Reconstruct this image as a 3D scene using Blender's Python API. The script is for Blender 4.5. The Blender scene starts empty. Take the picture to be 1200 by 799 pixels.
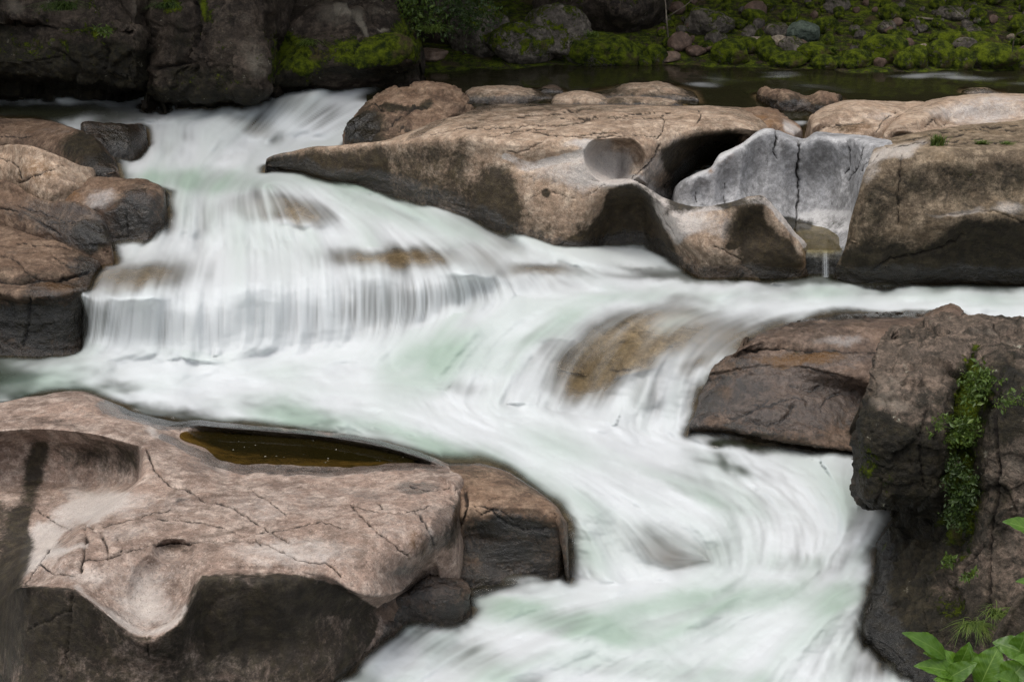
import bpy, bmesh, math, random
import numpy as np
from mathutils import Vector
from mathutils.bvhtree import BVHTree

SC = bpy.context.scene
COL = SC.collection
R = math.radians
rng = np.random.default_rng(11)
random.seed(5)

# ------------------------------------------------------------------ camera, sky, sun, exposure
CZ, PITCH, FPX = 4.0, R(20.0), 1200 * 50 / 36.0
cam_d = bpy.data.cameras.new('camera')
cam = bpy.data.objects.new('camera', cam_d)
COL.objects.link(cam)
cam.location = (0, 0, CZ)
cam.rotation_euler = (R(90) - PITCH, 0, 0)
cam_d.lens = 50.0
cam_d.sensor_width = 36.0
cam_d.sensor_fit = 'HORIZONTAL'
cam_d.clip_start = 0.1
cam_d.clip_end = 600
cam_d.dof.use_dof = True
cam_d.dof.focus_distance = 15.0
cam_d.dof.aperture_fstop = 7.1
SC.camera = cam

SUN_EL, SUN_AZ = R(74), R(-140)       # azimuth measured from +Y (view direction) towards +X
world = bpy.data.worlds.new('World')
SC.world = world
world.use_nodes = True
wn = world.node_tree
bg = wn.nodes['Background']
sky = wn.nodes.new('ShaderNodeTexSky')
sky.sky_type = 'NISHITA'
sky.sun_disc = False
sky.sun_elevation = SUN_EL
sky.sun_rotation = SUN_AZ
sky.air_density = 1.0
sky.dust_density = 4.0
sky.ozone_density = 1.0
hs = wn.nodes.new('ShaderNodeHueSaturation')          # overcast: the cloud cover greys the blue
hs.inputs['Saturation'].default_value = 0.35
wn.links.new(sky.outputs[0], hs.inputs['Color'])
wn.links.new(hs.outputs[0], bg.inputs[0])
bg.inputs[1].default_value = 0.15
sd = bpy.data.lights.new('sun', 'SUN')
sd.energy = 0.8
sd.angle = R(50)
sd.color = (1.0, 0.95, 0.88)
sun = bpy.data.objects.new('sun', sd)
COL.objects.link(sun)
sdir = Vector((math.sin(SUN_AZ) * math.cos(SUN_EL), math.cos(SUN_AZ) * math.cos(SUN_EL), math.sin(SUN_EL)))
sun.rotation_euler = sdir.to_track_quat('Z', 'Y').to_euler()
sun.location = (0, 10, 30)
SC.view_settings.view_transform = 'Standard'
SC.view_settings.look = 'None'
SC.view_settings.gamma = 1.0
SC.view_settings.use_curve_mapping = False
SC.view_settings.exposure = 0.72
SC.cycles.max_bounces = 8
SC.cycles.transparent_max_bounces = 12
SC.cycles.use_denoising = True
SC.cycles.denoising_input_passes = 'RGB_ALBEDO_NORMAL'
SC.cycles.denoising_prefilter = 'NONE'

# ------------------------------------------------------------------ pixel <-> world
cp, sp = math.cos(PITCH), math.sin(PITCH)


def W(p):
    """(px, py, v): v >= 8 is the distance Y, below 8 it is the height z"""
    px, py, v = p
    a, b = px - 600.0, 399.5 - py
    d = np.array([a, FPX * cp + b * sp, -FPX * sp + b * cp])
    t = v / d[1] if v >= 8 else (v - CZ) / d[2]
    return np.array([0, 0, CZ]) + d * t


def Wz(px, py, z):
    a, b = px - 600.0, 399.5 - py
    dy, dz = FPX * cp + b * sp, -FPX * sp + b * cp
    t = (z - CZ) / dz
    return np.stack([a * t, dy * t, CZ + dz * t], -1)


def proj(V):
    V = np.asarray(V)
    y, z = V[..., 1], V[..., 2] - CZ
    f = np.maximum(y * cp - z * sp, 0.05)
    u = y * sp + z * cp
    return np.stack([600 + FPX * V[..., 0] / f, 399.5 - FPX * u / f], -1)


# ------------------------------------------------------------------ noise
def _hash(ix, iy, iz, s):
    h = (ix.astype(np.int64) * 374761393 + iy.astype(np.int64) * 668265263 + iz.astype(np.int64) * 2147483647 + s * 1274126177) & 0xffffffff
    h = ((h ^ (h >> 13)) * 1274126177) & 0xffffffff
    h = (h ^ (h >> 16)) & 0xffffffff
    return h


def perlin(P, seed=0):
    P = np.asarray(P, float)
    i = np.floor(P).astype(np.int64)
    f = P - i
    u = f * f * f * (f * (f * 6 - 15) + 10)
    out = 0
    for dx in (0, 1):
        for dy in (0, 1):
            for dz in (0, 1):
                h = _hash(i[..., 0] + dx, i[..., 1] + dy, i[..., 2] + dz, seed)
                gx = ((h & 1023) / 511.5 - 1)
                gy = (((h >> 10) & 1023) / 511.5 - 1)
                gz = (((h >> 20) & 1023) / 511.5 - 1)
                d = gx * (f[..., 0] - dx) + gy * (f[..., 1] - dy) + gz * (f[..., 2] - dz)
                w = (u[..., 0] if dx else 1 - u[..., 0]) * (u[..., 1] if dy else 1 - u[..., 1]) * (u[..., 2] if dz else 1 - u[..., 2])
                out = out + d * w
    return out


def fbm(P, scale=1.0, octv=5, seed=0, gain=0.5, ridged=False):
    P = np.asarray(P) * scale
    a, s, n = 1.0, 0, 0
    for k in range(octv):
        v = perlin(P * (2.03 ** k) + 17.3 * k, seed + k)
        if ridged:
            v = 0.5 - np.abs(v) * 1.6
        s = s + a * v
        n += a
        a *= gain
    return s / n


def cells(P, scale, seed, jitter=1.0):
    """cell noise: random value per nearest cell and F2-F1"""
    P = np.asarray(P) * scale
    i = np.floor(P).astype(np.int64)
    f1 = np.full(P.shape[:-1], 9.0)
    f2 = np.full(P.shape[:-1], 9.0)
    val = np.zeros(P.shape[:-1])
    g = np.zeros(P.shape)
    for dx in (-1, 0, 1):
        for dy in (-1, 0, 1):
            for dz in (-1, 0, 1):
                c = i + np.array([dx, dy, dz])
                h = _hash(c[..., 0], c[..., 1], c[..., 2], seed)
                q = c + np.stack([(h & 1023) / 1023, ((h >> 10) & 1023) / 1023, ((h >> 20) & 1023) / 1023], -1) * jitter
                d = np.linalg.norm(P - q, axis=-1)
                new = d < f1
                f2 = np.where(new, f1, np.minimum(f2, d))
                val = np.where(new, ((h >> 5) & 1023) / 1023.0, val)
                g = np.where(new[..., None], P - q, g)
                f1 = np.where(new, d, f1)
    return val, f1, f2 - f1, g


def sstep(a, b, x):
    t = np.clip((x - a) / (b - a), 0, 1)
    return t * t * (3 - 2 * t)


# ------------------------------------------------------------------ lofted surfaces
def pchip(t, Y, ts):
    t = np.asarray(t, float)
    h = np.diff(t)
    d = np.diff(Y, axis=0) / h.reshape(-1, *([1] * (Y.ndim - 1)))
    m = np.zeros_like(Y)
    if len(t) == 2:
        m[:] = d[0]
    else:
        for k in range(1, len(t) - 1):
            w1, w2 = 2 * h[k] + h[k - 1], h[k] + 2 * h[k - 1]
            a, b = d[k - 1], d[k]
            ok = a * b > 0
            hm = (w1 + w2) / (w1 / np.where(ok, a, 1) + w2 / np.where(ok, b, 1))
            sm = (h[k] * a + h[k - 1] * b) / (h[k] + h[k - 1])
            m[k] = np.where(ok, hm, 0.35 * sm)
        m[0], m[-1] = d[0], d[-1]
    k = np.clip(np.searchsorted(t, ts, side='right') - 1, 0, len(t) - 2)
    hh = h[k]
    s = (ts - t[k]) / hh
    sh = (-1,) + (1,) * (Y.ndim - 1)
    s, hh = s.reshape(sh), hh.reshape(sh)
    return (Y[k] * (1 + 2 * s) * (1 - s) ** 2 + m[k] * hh * s * (1 - s) ** 2 + Y[k + 1] * s * s * (3 - 2 * s) + m[k + 1] * hh * s * s * (s - 1))


def loft(rows, res=2.0, back=(0.6, -1.2), down=0.9, ends=(0.25, 0.25), wrap=True, drop=(1.2, 1.2), side=None):
    """rows of control points (px, py, v), back row first; the shell is closed behind, below and at both ends.
    Returns a grid of world points (M, N, 3) whose sampling is about res pixels apart."""
    G = np.array([[W(p) for p in r] for r in rows])
    PX = proj(G)
    n_r, n_c = G.shape[:2]
    du = np.linalg.norm(np.diff(PX, axis=1), axis=-1).max(0)
    dv = np.linalg.norm(np.diff(PX, axis=0), axis=-1).max(1)
    if wrap:
        b0 = G[:1].copy()
        b0[..., 1] += back[0]
        b0[..., 2] += back[1]
        e0 = G[-1:].copy()
        e0[..., 2] -= down
        e0[..., 1] += 0.04
        G = np.concatenate([b0, G, e0], 0)
        dv = np.concatenate([[14 * res], dv, [14 * res]])
        mid = G.mean(1, keepdims=True)
        l = G[:, :1].copy()
        r = G[:, -1:].copy()
        sx = side or (-ends[0] * 0.5, ends[1] * 0.5)
        l[..., 0] += sx[0]
        r[..., 0] += sx[1]
        l[..., 1] += ends[0]
        r[..., 1] += ends[1]
        l[..., 2] -= drop[0]
        r[..., 2] -= drop[1]
        G = np.concatenate([l, G, r], 1)
        du = np.concatenate([[14 * res], du, [14 * res]])
    tu = np.concatenate([[0], np.cumsum(np.maximum(du, 1.0))])
    tv = np.concatenate([[0], np.cumsum(np.maximum(dv, 1.0))])
    nu, nv = max(6, int(tu[-1] / res)), max(6, int(tv[-1] / res))
    G = pchip(tv, G, np.linspace(0, tv[-1], nv))
    G = np.swapaxes(pchip(tu, np.swapaxes(G, 0, 1).copy(), np.linspace(0, tu[-1], nu)), 0, 1)
    return G


def grid_normals(G):
    du = np.gradient(G, axis=1)
    dv = np.gradient(G, axis=0)
    n = np.cross(du, dv)
    n /= np.linalg.norm(n, axis=-1, keepdims=True) + 1e-9
    return -n


def seg_dist(P, poly):
    poly = np.asarray(poly, float)
    best = np.full(P.shape[:-1], 1e9)
    for a, b in zip(poly[:-1], poly[1:]):
        ab = b - a
        t = np.clip(((P - a) @ ab) / (ab @ ab + 1e-9), 0, 1)
        best = np.minimum(best, np.linalg.norm(P - (a + t[..., None] * ab), axis=-1))
    return best


def chaikin(pts, n=2):
    p = [np.asarray(q, float) for q in pts]
    for _ in range(n):
        o = [p[0]]
        for a_, b_ in zip(p[:-1], p[1:]):
            o += [a_ * .75 + b_ * .25, a_ * .25 + b_ * .75]
        p = o + [p[-1]]
    return np.array(p)


def ell(P, px, py, rx, ry, ang=0):
    c, s = math.cos(R(ang)), math.sin(R(ang))
    x, y = P[..., 0] - px, P[..., 1] - py
    return np.sqrt(((x * c + y * s) / rx) ** 2 + ((-x * s + y * c) / ry) ** 2)


ATTRS = ('stain_shade', 'pale', 'wet', 'moss', 'crack', 'rust')  # the first mixes algae stain with shade put into the rock colour


def add_grid_mesh(name, grids, attrs, mat, origin=None):
    vs, fs, at = [], [], {k: [] for k in attrs[0]}
    off = 0
    for G, A in zip(grids, attrs):
        m, n = G.shape[:2]
        vs.append(G.reshape(-1, 3))
        idx = np.arange(m * n).reshape(m, n) + off
        fs.append(np.stack([idx[:-1, :-1], idx[1:, :-1], idx[1:, 1:], idx[:-1, 1:]], -1).reshape(-1, 4))
        off += m * n
        for k in at:
            at[k].append(A[k].reshape(-1))
    V = np.concatenate(vs)
    F = np.concatenate(fs)
    if origin is None:
        origin = np.array([V[:, 0].mean(), V[:, 1].mean(), V[:, 2].min()])
    return raw_mesh(name, V, F, {k: np.concatenate(v) for k, v in at.items()}, mat, origin)


def raw_mesh(name, V, F, attrs, mat, origin, smooth=True):
    me = bpy.data.meshes.new(name)
    V = np.asarray(V) - np.asarray(origin)
    F = np.asarray(F)
    k = F.shape[1]
    me.vertices.add(len(V))
    me.vertices.foreach_set('co', V.astype(np.float32).ravel())
    me.loops.add(F.size)
    me.loops.foreach_set('vertex_index', F.astype(np.int32).ravel())
    me.polygons.add(len(F))
    me.polygons.foreach_set('loop_start', np.arange(0, F.size, k, dtype=np.int32))
    me.polygons.foreach_set('use_smooth', np.full(len(F), smooth, dtype=bool))
    me.update(calc_edges=True)
    for a, v in attrs.items():
        at = me.attributes.new(a, 'FLOAT', 'POINT')
        at.data.foreach_set('value', np.asarray(v, np.float32))
    me.materials.append(mat)
    o = bpy.data.objects.new(name, me)
    o.location = tuple(float(x) for x in origin)
    COL.objects.link(o)
    return o


def tag(o, label=None, cat=None, group=None, kind=None):
    if label:
        o['label'] = label
    if cat:
        o['category'] = cat
    if group:
        o['group'] = group
    if kind:
        o['kind'] = kind
    return o


# ------------------------------------------------------------------ node helpers
class N:
    def __init__(self, name):
        self.m = bpy.data.materials.new(name)
        self.m.use_nodes = True
        self.t = self.m.node_tree
        self.t.nodes.clear()
        self.out = self.t.nodes.new('ShaderNodeOutputMaterial')

    def link(self, s, inp):
        if s is None:
            return
        if hasattr(s, 'is_output'):
            self.t.links.new(s, inp)
        else:
            if inp.type == 'RGBA' and len(s) == 3:
                s = (*s, 1)
            inp.default_value = s

    def node(self, typ, out=0, props=None, **ins):
        n = self.t.nodes.new(typ)
        for k, v in (props or {}).items():
            setattr(n, k, v)
        for k, v in ins.items():
            key = int(k[1:]) if k[0] == '_' else k
            self.link(v, n.inputs[key])
        return n.outputs[out]

    def math(self, op, a, b=0.0, clamp=False):
        return self.node('ShaderNodeMath', props={'operation': op, 'use_clamp': clamp}, _0=a, _1=b)

    def mix(self, f, a, b):
        n = self.t.nodes.new('ShaderNodeMix')
        n.data_type = 'RGBA'
        self.link(f, n.inputs[0])
        self.link(a, n.inputs[6])
        self.link(b, n.inputs[7])
        return n.outputs[2]

    def mul(self, f, a, b):
        n = self.t.nodes.new('ShaderNodeMix')
        n.data_type = 'RGBA'
        n.blend_type = 'MULTIPLY'
        self.link(f, n.inputs[0])
        self.link(a, n.inputs[6])
        self.link(b, n.inputs[7])
        return n.outputs[2]

    def noise(self, scale, detail=4, rough=0.55, vec=None, dist=0.0, out=0):
        n = self.t.nodes.new('ShaderNodeTexNoise')
        n.inputs['Scale'].default_value = scale
        n.inputs['Detail'].default_value = detail
        n.inputs['Roughness'].default_value = rough
        n.inputs['Distortion'].default_value = dist
        if vec is not None:
            self.t.links.new(vec, n.inputs['Vector'])
        return n.outputs[out]

    def ss(self, x, a, b, lo=0.0, hi=1.0):
        n = self.t.nodes.new('ShaderNodeMapRange')
        n.interpolation_type = 'SMOOTHSTEP'
        self.link(x, n.inputs[0])
        for i, v in enumerate((a, b, lo, hi)):
            n.inputs[1 + i].default_value = v
        return n.outputs[0]

    def attr(self, name):
        return self.node('ShaderNodeAttribute', out=2, props={'attribute_name': name})

    def coord(self, which='Object'):
        n = self.t.nodes.new('ShaderNodeTexCoord')
        return n.outputs[which]

    def bump(self, h, strength=0.5, dist=0.02, normal=None):
        n = self.t.nodes.new('ShaderNodeBump')
        n.inputs['Strength'].default_value = strength
        n.inputs['Distance'].default_value = dist
        self.t.links.new(h, n.inputs['Height'])
        if normal is not None:
            self.t.links.new(normal, n.inputs['Normal'])
        return n.outputs[0]


def rock_mat(name, a, b, c, stain_shade=(0.010, 0.009, 0.006), pale=(0.5, 0.48, 0.46), rust=(0.16, 0.075, 0.02), speck=0.5,
             mossy=0.0, lichen=0.0, rough=0.62, bump=0.8, mscale=1.0, up=0.0, grime=0.0):
    s = N(name)
    co = s.coord()
    big = s.ss(s.noise(0.9 * mscale, 6, 0.65, co, 0.6), 0.38, 0.62)
    col = s.mix(big, a, b)
    med = s.ss(s.noise(4.5 * mscale, 9, 0.72, co, 0.5), 0.42, 0.66)
    col = s.mix(s.math('MULTIPLY', med, 0.85), col, c)
    fine = s.noise(24, 6, 0.72, co)
    nz = s.noise(3.2, 9, 0.74, co, 0.8)
    # grain of the granite: light and dark crystals, in clusters
    g1 = s.noise(42, 5, 0.75, co)
    g2 = s.noise(70, 4, 0.75, co)
    gl = s.ss(g1, 0.54, 0.68)
    gd = s.ss(g2, 0.53, 0.66)
    col = s.mix(s.math('MULTIPLY', gl, 0.50 * speck), col, (min(.7, c[0] * 1.55), min(.7, c[1] * 1.6), min(.7, c[2] * 1.65)))
    col = s.mix(s.math('MULTIPLY', gd, 0.85 * speck), col, (b[0] * .28, b[1] * .28, b[2] * .30))
    mott = s.ss(s.noise(13, 8, 0.75, co), 0.3, 0.7, 0.60, 1.30)
    col = s.mul(1.0, col, s.node('ShaderNodeCombineColor', _0=mott, _1=mott, _2=mott))
    # dark weathering film in ragged patches
    film = s.ss(s.noise(1.9 * mscale, 10, 0.78, co, 1.2), 0.52, 0.66)
    col = s.mix(s.math('MULTIPLY', film, 0.62), col, (b[0] * .42, b[1] * .42, b[2] * .40))
    brk = s.math('ADD', s.math('MULTIPLY', s.math('SUBTRACT', nz, 0.5), 2.1), s.math('MULTIPLY', s.math('SUBTRACT', fine, 0.5), 1.1))
    pf = s.ss(s.math('ADD', s.attr('pale'), s.math('MULTIPLY', brk, 0.55)), 0.25, 0.95)
    col = s.mix(s.math('MULTIPLY', pf, 0.62), col, s.mix(s.math('MULTIPLY', gd, .8), pale, (pale[0] * .5, pale[1] * .5, pale[2] * .52)))
    rf = s.ss(s.math('ADD', s.attr('rust'), s.math('MULTIPLY', brk, 0.7)), 0.3, 0.9)
    col = s.mix(s.math('MULTIPLY', rf, 0.8), col, rust)
    st = s.attr('stain_shade')  # algae stain, and shade painted into hollows and faces
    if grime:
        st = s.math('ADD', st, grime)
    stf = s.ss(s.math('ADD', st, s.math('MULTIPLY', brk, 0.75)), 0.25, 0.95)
    drk = s.mix(s.ss(s.noise(9, 8, 0.75, co), 0.42, 0.66), stain_shade, (stain_shade[0] * 3.0, stain_shade[1] * 2.8, stain_shade[2] * 2.2))
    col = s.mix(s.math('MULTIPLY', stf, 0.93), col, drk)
    if lichen:
        ln = s.noise(4.5, 8, 0.75, co, 0.3)
        lf = s.ss(ln, 0.66 - 0.22 * lichen, 0.72 - 0.2 * lichen)
        lcol = s.mix(s.ss(s.noise(30, 4, 0.6, co), .35, .65), (0.13, 0.115, 0.085), (0.42, 0.40, 0.32))
        col = s.mix(s.math('MULTIPLY', lf, 0.8), col, lcol)
    ck = s.ss(s.attr('crack'), 0.15, 0.8)
    col = s.mix(s.math('MULTIPLY', ck, 0.9), col, (0.014, 0.011, 0.009))
    wet = s.ss(s.math('ADD', s.attr('wet'), s.math('MULTIPLY', brk, 0.45)), 0.25, 0.75)
    w3 = s.ss(wet, 0, 1, 1.0, 0.48)
    col = s.mul(1.0, col, s.node('ShaderNodeCombineColor', _0=w3, _1=w3, _2=w3))
    ro = s.math('SUBTRACT', rough, s.math('MULTIPLY', wet, rough - 0.17))
    ro = s.math('ADD', ro, s.math('MULTIPLY', s.math('SUBTRACT', fine, 0.5), 0.18))
    ma = s.attr('moss')
    if mossy or up:
        nrm = s.node('ShaderNodeNewGeometry', out=1)
        nzv = s.node('ShaderNodeSeparateXYZ', out=2, _0=nrm)
        ma = s.math('ADD', ma, s.math('ADD', mossy, s.math('MULTIPLY', nzv, up)))
    mf = s.ss(s.math('ADD', ma, s.math('MULTIPLY', brk, 1.0)), 0.42, 0.62)
    mn = s.noise(7, 5, 0.7, co)
    mcol = s.mix(s.ss(mn, 0.35, 0.65), (0.010, 0.017, 0.002), (0.085, 0.108, 0.004))
    mcol = s.mix(s.math('MULTIPLY', s.ss(s.noise(60, 3, 0.7, co), 0.5, 0.75), s.ss(mn, .4, .65)), mcol, (0.14, 0.175, 0.008))
    mcol = s.mix(s.ss(s.noise(2.2, 3, 0.6, co), 0.56, 0.68), mcol, (0.06, 0.045, 0.02))
    col = s.mix(mf, col, mcol)
    ro = s.math('ADD', ro, s.math('MULTIPLY', mf, 0.5), True)
    h = s.math('ADD', s.math('MULTIPLY', s.noise(12, 9, 0.68, co), 1.0), s.math('MULTIPLY', s.noise(70, 4, 0.7, co), s.math('ADD', s.math('MULTIPLY', mf, 0.5), 0.16)))
    nb = s.bump(h, bump, 0.05)
    sh = s.node('ShaderNodeBsdfPrincipled', **{'Base Color': col, 'Roughness': ro, 'Normal': nb, 'Specular IOR Level': s.ss(wet, 0, 1, .16, .65)})
    s.t.links.new(sh, s.out.inputs[0])
    return s.m


# ------------------------------------------------------------------ the rock builder
ROCK_OBJS = []


def rock(name, label, lofts, mat, amp=0.03, scale=1.3, facet=0.0, fscale=1.1, cracks=(), spots=(), dents=(), waterz=None,
         wetband=0.25, res=2.0, seed=1, cat='rock', strata=0.0, kw=None, group=None, fine=1.0, under=None, rough=0.0, bands=(), polys=()):
    grids, attrs = [], []
    for li, rows in enumerate(lofts):
        G = loft(rows, res, **((kw[li] if isinstance(kw, list) else kw) or {}))
        nrm = grid_normals(G)
        P2 = proj(G)
        view = G - np.array([0, 0, CZ])
        view /= np.linalg.norm(view, axis=-1, keepdims=True)
        facing = -(nrm * view).sum(-1)
        for dn in dents:
            px, py, rx, ry, ang, depth, pw = dn[:7]
            d = ell(P2, px, py, rx, ry, ang)
            w = np.clip(1 - d ** pw, 0, 1)
            if len(dn) > 7:
                w = w * sstep(dn[7] - 1.5, dn[7] + 1.5, P2[..., 1])
            G = G + (view * depth * w[..., None])
        disp = amp * fbm(G, scale, 4, seed) * 1.8 + 0.40 * amp * fbm(G, scale * 6, 5, seed + 9, .6) * fine
        if strata:
            q = G * np.array([0.5, 0.5, 5.0]) + np.array([0, 0, 1]) * fbm(G, 0.8, 3, seed + 4)[..., None] * 1.5
            disp = disp + strata * fbm(q, 1.0, 4, seed + 21, ridged=True)
        if rough:
            disp = disp + rough * (fbm(G, scale * 2.2, 6, seed + 15, .6, True) - .25) + rough * .5 * fbm(G, scale * 7, 5, seed + 16, .65)
        if facet:
            wob = np.stack([fbm(G, 1.5, 3, seed + 30 + k) for k in range(3)], -1) * 0.5
            val, f1, edge, g = cells(G + wob, fscale, seed + 3)
            tilt = perlin(np.floor(val * 997)[..., None] * np.array([1.37, 2.11, .77]) + .31, seed)
            disp = disp + facet * ((val - 0.5) * 0.9 + (g[..., 0] * tilt + g[..., 2] * (val - .5)) * 1.0 - 0.10 * np.exp(-(edge / 0.05) ** 2))
            val2, f12, edge2, g2 = cells(G + wob * .6, fscale * 2.7, seed + 5)
            disp = disp + facet * 0.33 * ((val2 - 0.5) + g2[..., 1] * .6 - 0.10 * np.exp(-(edge2 / 0.06) ** 2))
        A = {k: np.zeros(G.shape[:2]) for k in ATTRS}
        wob2 = np.stack([fbm(np.concatenate([P2, P2[..., :1] * 0], -1), 0.03, 3, seed + 40 + k) for k in range(2)], -1)
        PW = P2 + wob2 * 14
        front = sstep(-0.25, 0.05, facing)
        jit = np.stack([fbm(np.concatenate([P2, P2[..., :1] * 0], -1), 0.13, 3, seed + 44 + k) for k in range(2)], -1) * 5.0
        for ck in cracks:
            pts, w, dep = ck[0], ck[1], ck[2]
            d = seg_dist(PW * 0.35 + P2 * 0.65 + jit, chaikin(pts))
            vary = 0.55 + 0.9 * np.clip(fbm(np.concatenate([P2, P2[..., :1] * 0], -1), 0.06, 3, seed + 50) + .5, 0, 1)
            k = np.exp(-(d / (w * .62 * vary)) ** 2) * front * np.clip(vary * 1.15 - .1, .15, 1)
            disp = disp - .8 * dep * k
            A['crack'] = np.maximum(A['crack'], k * min(1.0, ck[3] if len(ck) > 3 else 1.0))
        for sp_ in spots:
            kind, px, py, rx, ry, st = sp_[:6]
            ang = sp_[6] if len(sp_) > 6 else 0
            d = ell(PW, px, py, rx, ry, ang)
            A[kind] = np.clip(A[kind] + st * np.exp(-d ** 3) * front, -1, 1.3)
        for kind, pts, w, st in bands:
            d = seg_dist(PW * .5 + P2 * .5, chaikin(pts))
            A[kind] = np.clip(A[kind] + st * np.exp(-(d / w) ** 2.5) * front, -1, 1.4)
        for kind, pts, st, fe in polys:
            q = np.asarray(pts, float)
            qq = np.concatenate([q, q[:1]])
            PM = P2 + jit * .6 + wob2 * fe * .7
            ins = np.zeros(P2.shape[:2], bool)
            for (x0, y0), (x1, y1) in zip(qq[:-1], qq[1:]):
                if y0 != y1:
                    ins ^= ((PM[..., 1] > min(y0, y1)) & (PM[..., 1] <= max(y0, y1)) & (PM[..., 0] < x0 + (PM[..., 1] - y0) * (x1 - x0) / (y1 - y0)))
            sd_ = np.where(ins, 1, -1) * seg_dist(PM, qq)
            A[kind] = np.clip(A[kind] + st * sstep(-fe, fe, sd_) * front, -1, 1.4)
        if waterz is not None:
            wz = waterz(P2[..., 0], P2[..., 1]) if callable(waterz) else waterz
            hb = G[..., 2] - wz
            A['wet'] = np.maximum(A['wet'], 1 - sstep(0.0, wetband, hb + 0.12 * fbm(G, 2.5, 3, seed + 60)))
            A['stain_shade'] = np.maximum(A['stain_shade'], 0.72 * (1 - sstep(0.0, wetband * 2.4, hb + 0.2 * fbm(G, 2.0, 3, seed + 61))))
        G = G + nrm * disp[..., None]
        if under is not None:           # never stands above the sheet of water that slides over it
            Pn = proj(G)
            T = Wz(Pn[..., 0], Pn[..., 1], water_z(Pn[..., 0], Pn[..., 1]))
            vv = G - np.array([0, 0, CZ])
            dr = np.linalg.norm(vv, axis=-1)
            dw = np.linalg.norm(T - np.array([0, 0, CZ]), axis=-1) + under * np.clip(1 + 1.6 * fbm(G, 2.5, 4, seed + 70), .5, 2)
            G = np.array([0, 0, CZ]) + vv / dr[..., None] * np.maximum(dr, dw)[..., None]
        grids.append(G)
        attrs.append(A)
    o = add_grid_mesh(name, grids, attrs, mat)
    tag(o, label, cat, group)
    if under is None:
        ROCK_OBJS.append(o)
    return o


def ridge(top, base, zb, thick, bulge=0.35, lift=0.0, skirt=0.6):
    """front of a rounded rock between its upper silhouette and its foot: control rows back, crest, shoulder, front, foot"""
    rows = [[], [], [], [], []]
    for (tx, ty), (bx, by) in zip(top, base):
        B = W((bx, by, zb)) if zb < 8 else W((bx, by, zb))
        yb = B[1]
        rows[0].append((tx, ty + 1.0, yb + thick * 1.05))
        rows[1].append((tx, ty, yb + thick * 0.75))
        rows[2].append((tx * .8 + bx * .2, ty * .82 + by * .18, yb + thick * (0.75 - bulge)))
        rows[3].append((tx * .4 + bx * .6, ty * .4 + by * .6, yb + thick * 0.06))
        rows[4].append((bx, by, yb))
    return rows


def mesh_obj(name, verts, faces, mat, parent=None, loc=(0, 0, 0), smooth=True):
    me = bpy.data.meshes.new(name)
    me.from_pydata([tuple(v) for v in verts], [], [tuple(f) for f in faces])
    me.materials.append(mat)
    if smooth:
        me.polygons.foreach_set('use_smooth', [True] * len(me.polygons))
    o = bpy.data.objects.new(name, me)
    o.location = loc
    COL.objects.link(o)
    if parent is not None:
        o.parent = parent
    return o


def empty(name, loc):
    o = bpy.data.objects.new(name, None)
    o.location = tuple(float(x) for x in loc)
    o.empty_display_size = 0.1
    COL.objects.link(o)
    return o

# ------------------------------------------------------------------ height of the water along the picture, used by rocks and water alike
ZP = [(-100, 126, -.3), (0, 127, -.3), (80, 127, -.3), (160, 127, -.3), (-100, 150, -.38), (0, 150, -.38), (100, 148, -.36)]
for x in range(440, 1480, 80):
    for y in (60, 72, 85, 100):
        ZP.append((x, y, 0.0))
for x in range(-160, 430, 80):
    ZP.append((x, 62, -0.02))
ZP += [(x, 120, 0.0) for x in range(560, 1480, 80)] + [(x, 145, -.15) for x in range(560, 1480, 120)]
ZP += [(x, 190, -.6) for x in range(520, 1480, 120)] + [(x, 250, -1.15) for x in range(700, 1480, 120)]
ZP += [(440, 100, 0), (402, 102, -.02), (365, 107, -.04), (335, 110, -.07), (316, 113, -.12), (430, 128, -.2), (395, 128, -.2), (350, 130, -.22), (310, 132, -.27),
       (282, 132, -.28), (270, 154, -.46), (300, 158, -.5), (340, 162, -.52), (380, 165, -.55), (412, 160, -.52), (230, 130, -.29), (258, 142, -.36), (262, 128, -.27),
       (165, 145, -.4), (190, 147, -.41), (215, 148, -.41), (165, 182, -.65), (195, 186, -.66), (230, 184, -.65), (270, 178, -.62), (300, 175, -.6), (245, 165, -.52),
       (150, 200, -.68), (200, 205, -.69), (250, 210, -.7), (310, 203, -.69), (360, 215, -.72), (330, 224, -.745), (120, 210, -.72), (60, 200, -.9),
       (165, 220, -.71), (195, 224, -.72), (225, 226, -.735), (260, 226, -.745), (295, 227, -.755), (165, 290, -1.17), (200, 285, -1.155), (235, 282, -1.14), (270, 277, -1.11),
       (330, 236, -.77), (370, 245, -.82), (300, 268, -1.06), (350, 265, -1.0), (385, 262, -.95), (400, 230, -.79), (450, 226, -.79), (500, 238, -.88), (540, 249, -.98),
       (570, 268, -1.11), (610, 290, -1.26), (650, 307, -1.36), (420, 255, -.93), (470, 265, -1.0), (520, 275, -1.07), (560, 290, -1.17), (600, 305, -1.27),
       (140, 310, -1.2), (200, 310, -1.2), (260, 300, -1.18), (330, 300, -1.18), (395, 293, -1.14), (450, 291, -1.13), (500, 295, -1.15), (540, 302, -1.18),
       (60, 300, -1.6), (0, 300, -1.7), (0, 345, -2.0), (-80, 345, -2.0), (40, 345, -1.95), (0, 400, -2.07), (40, 400, -2.07), (-80, 400, -2.07)]
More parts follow.
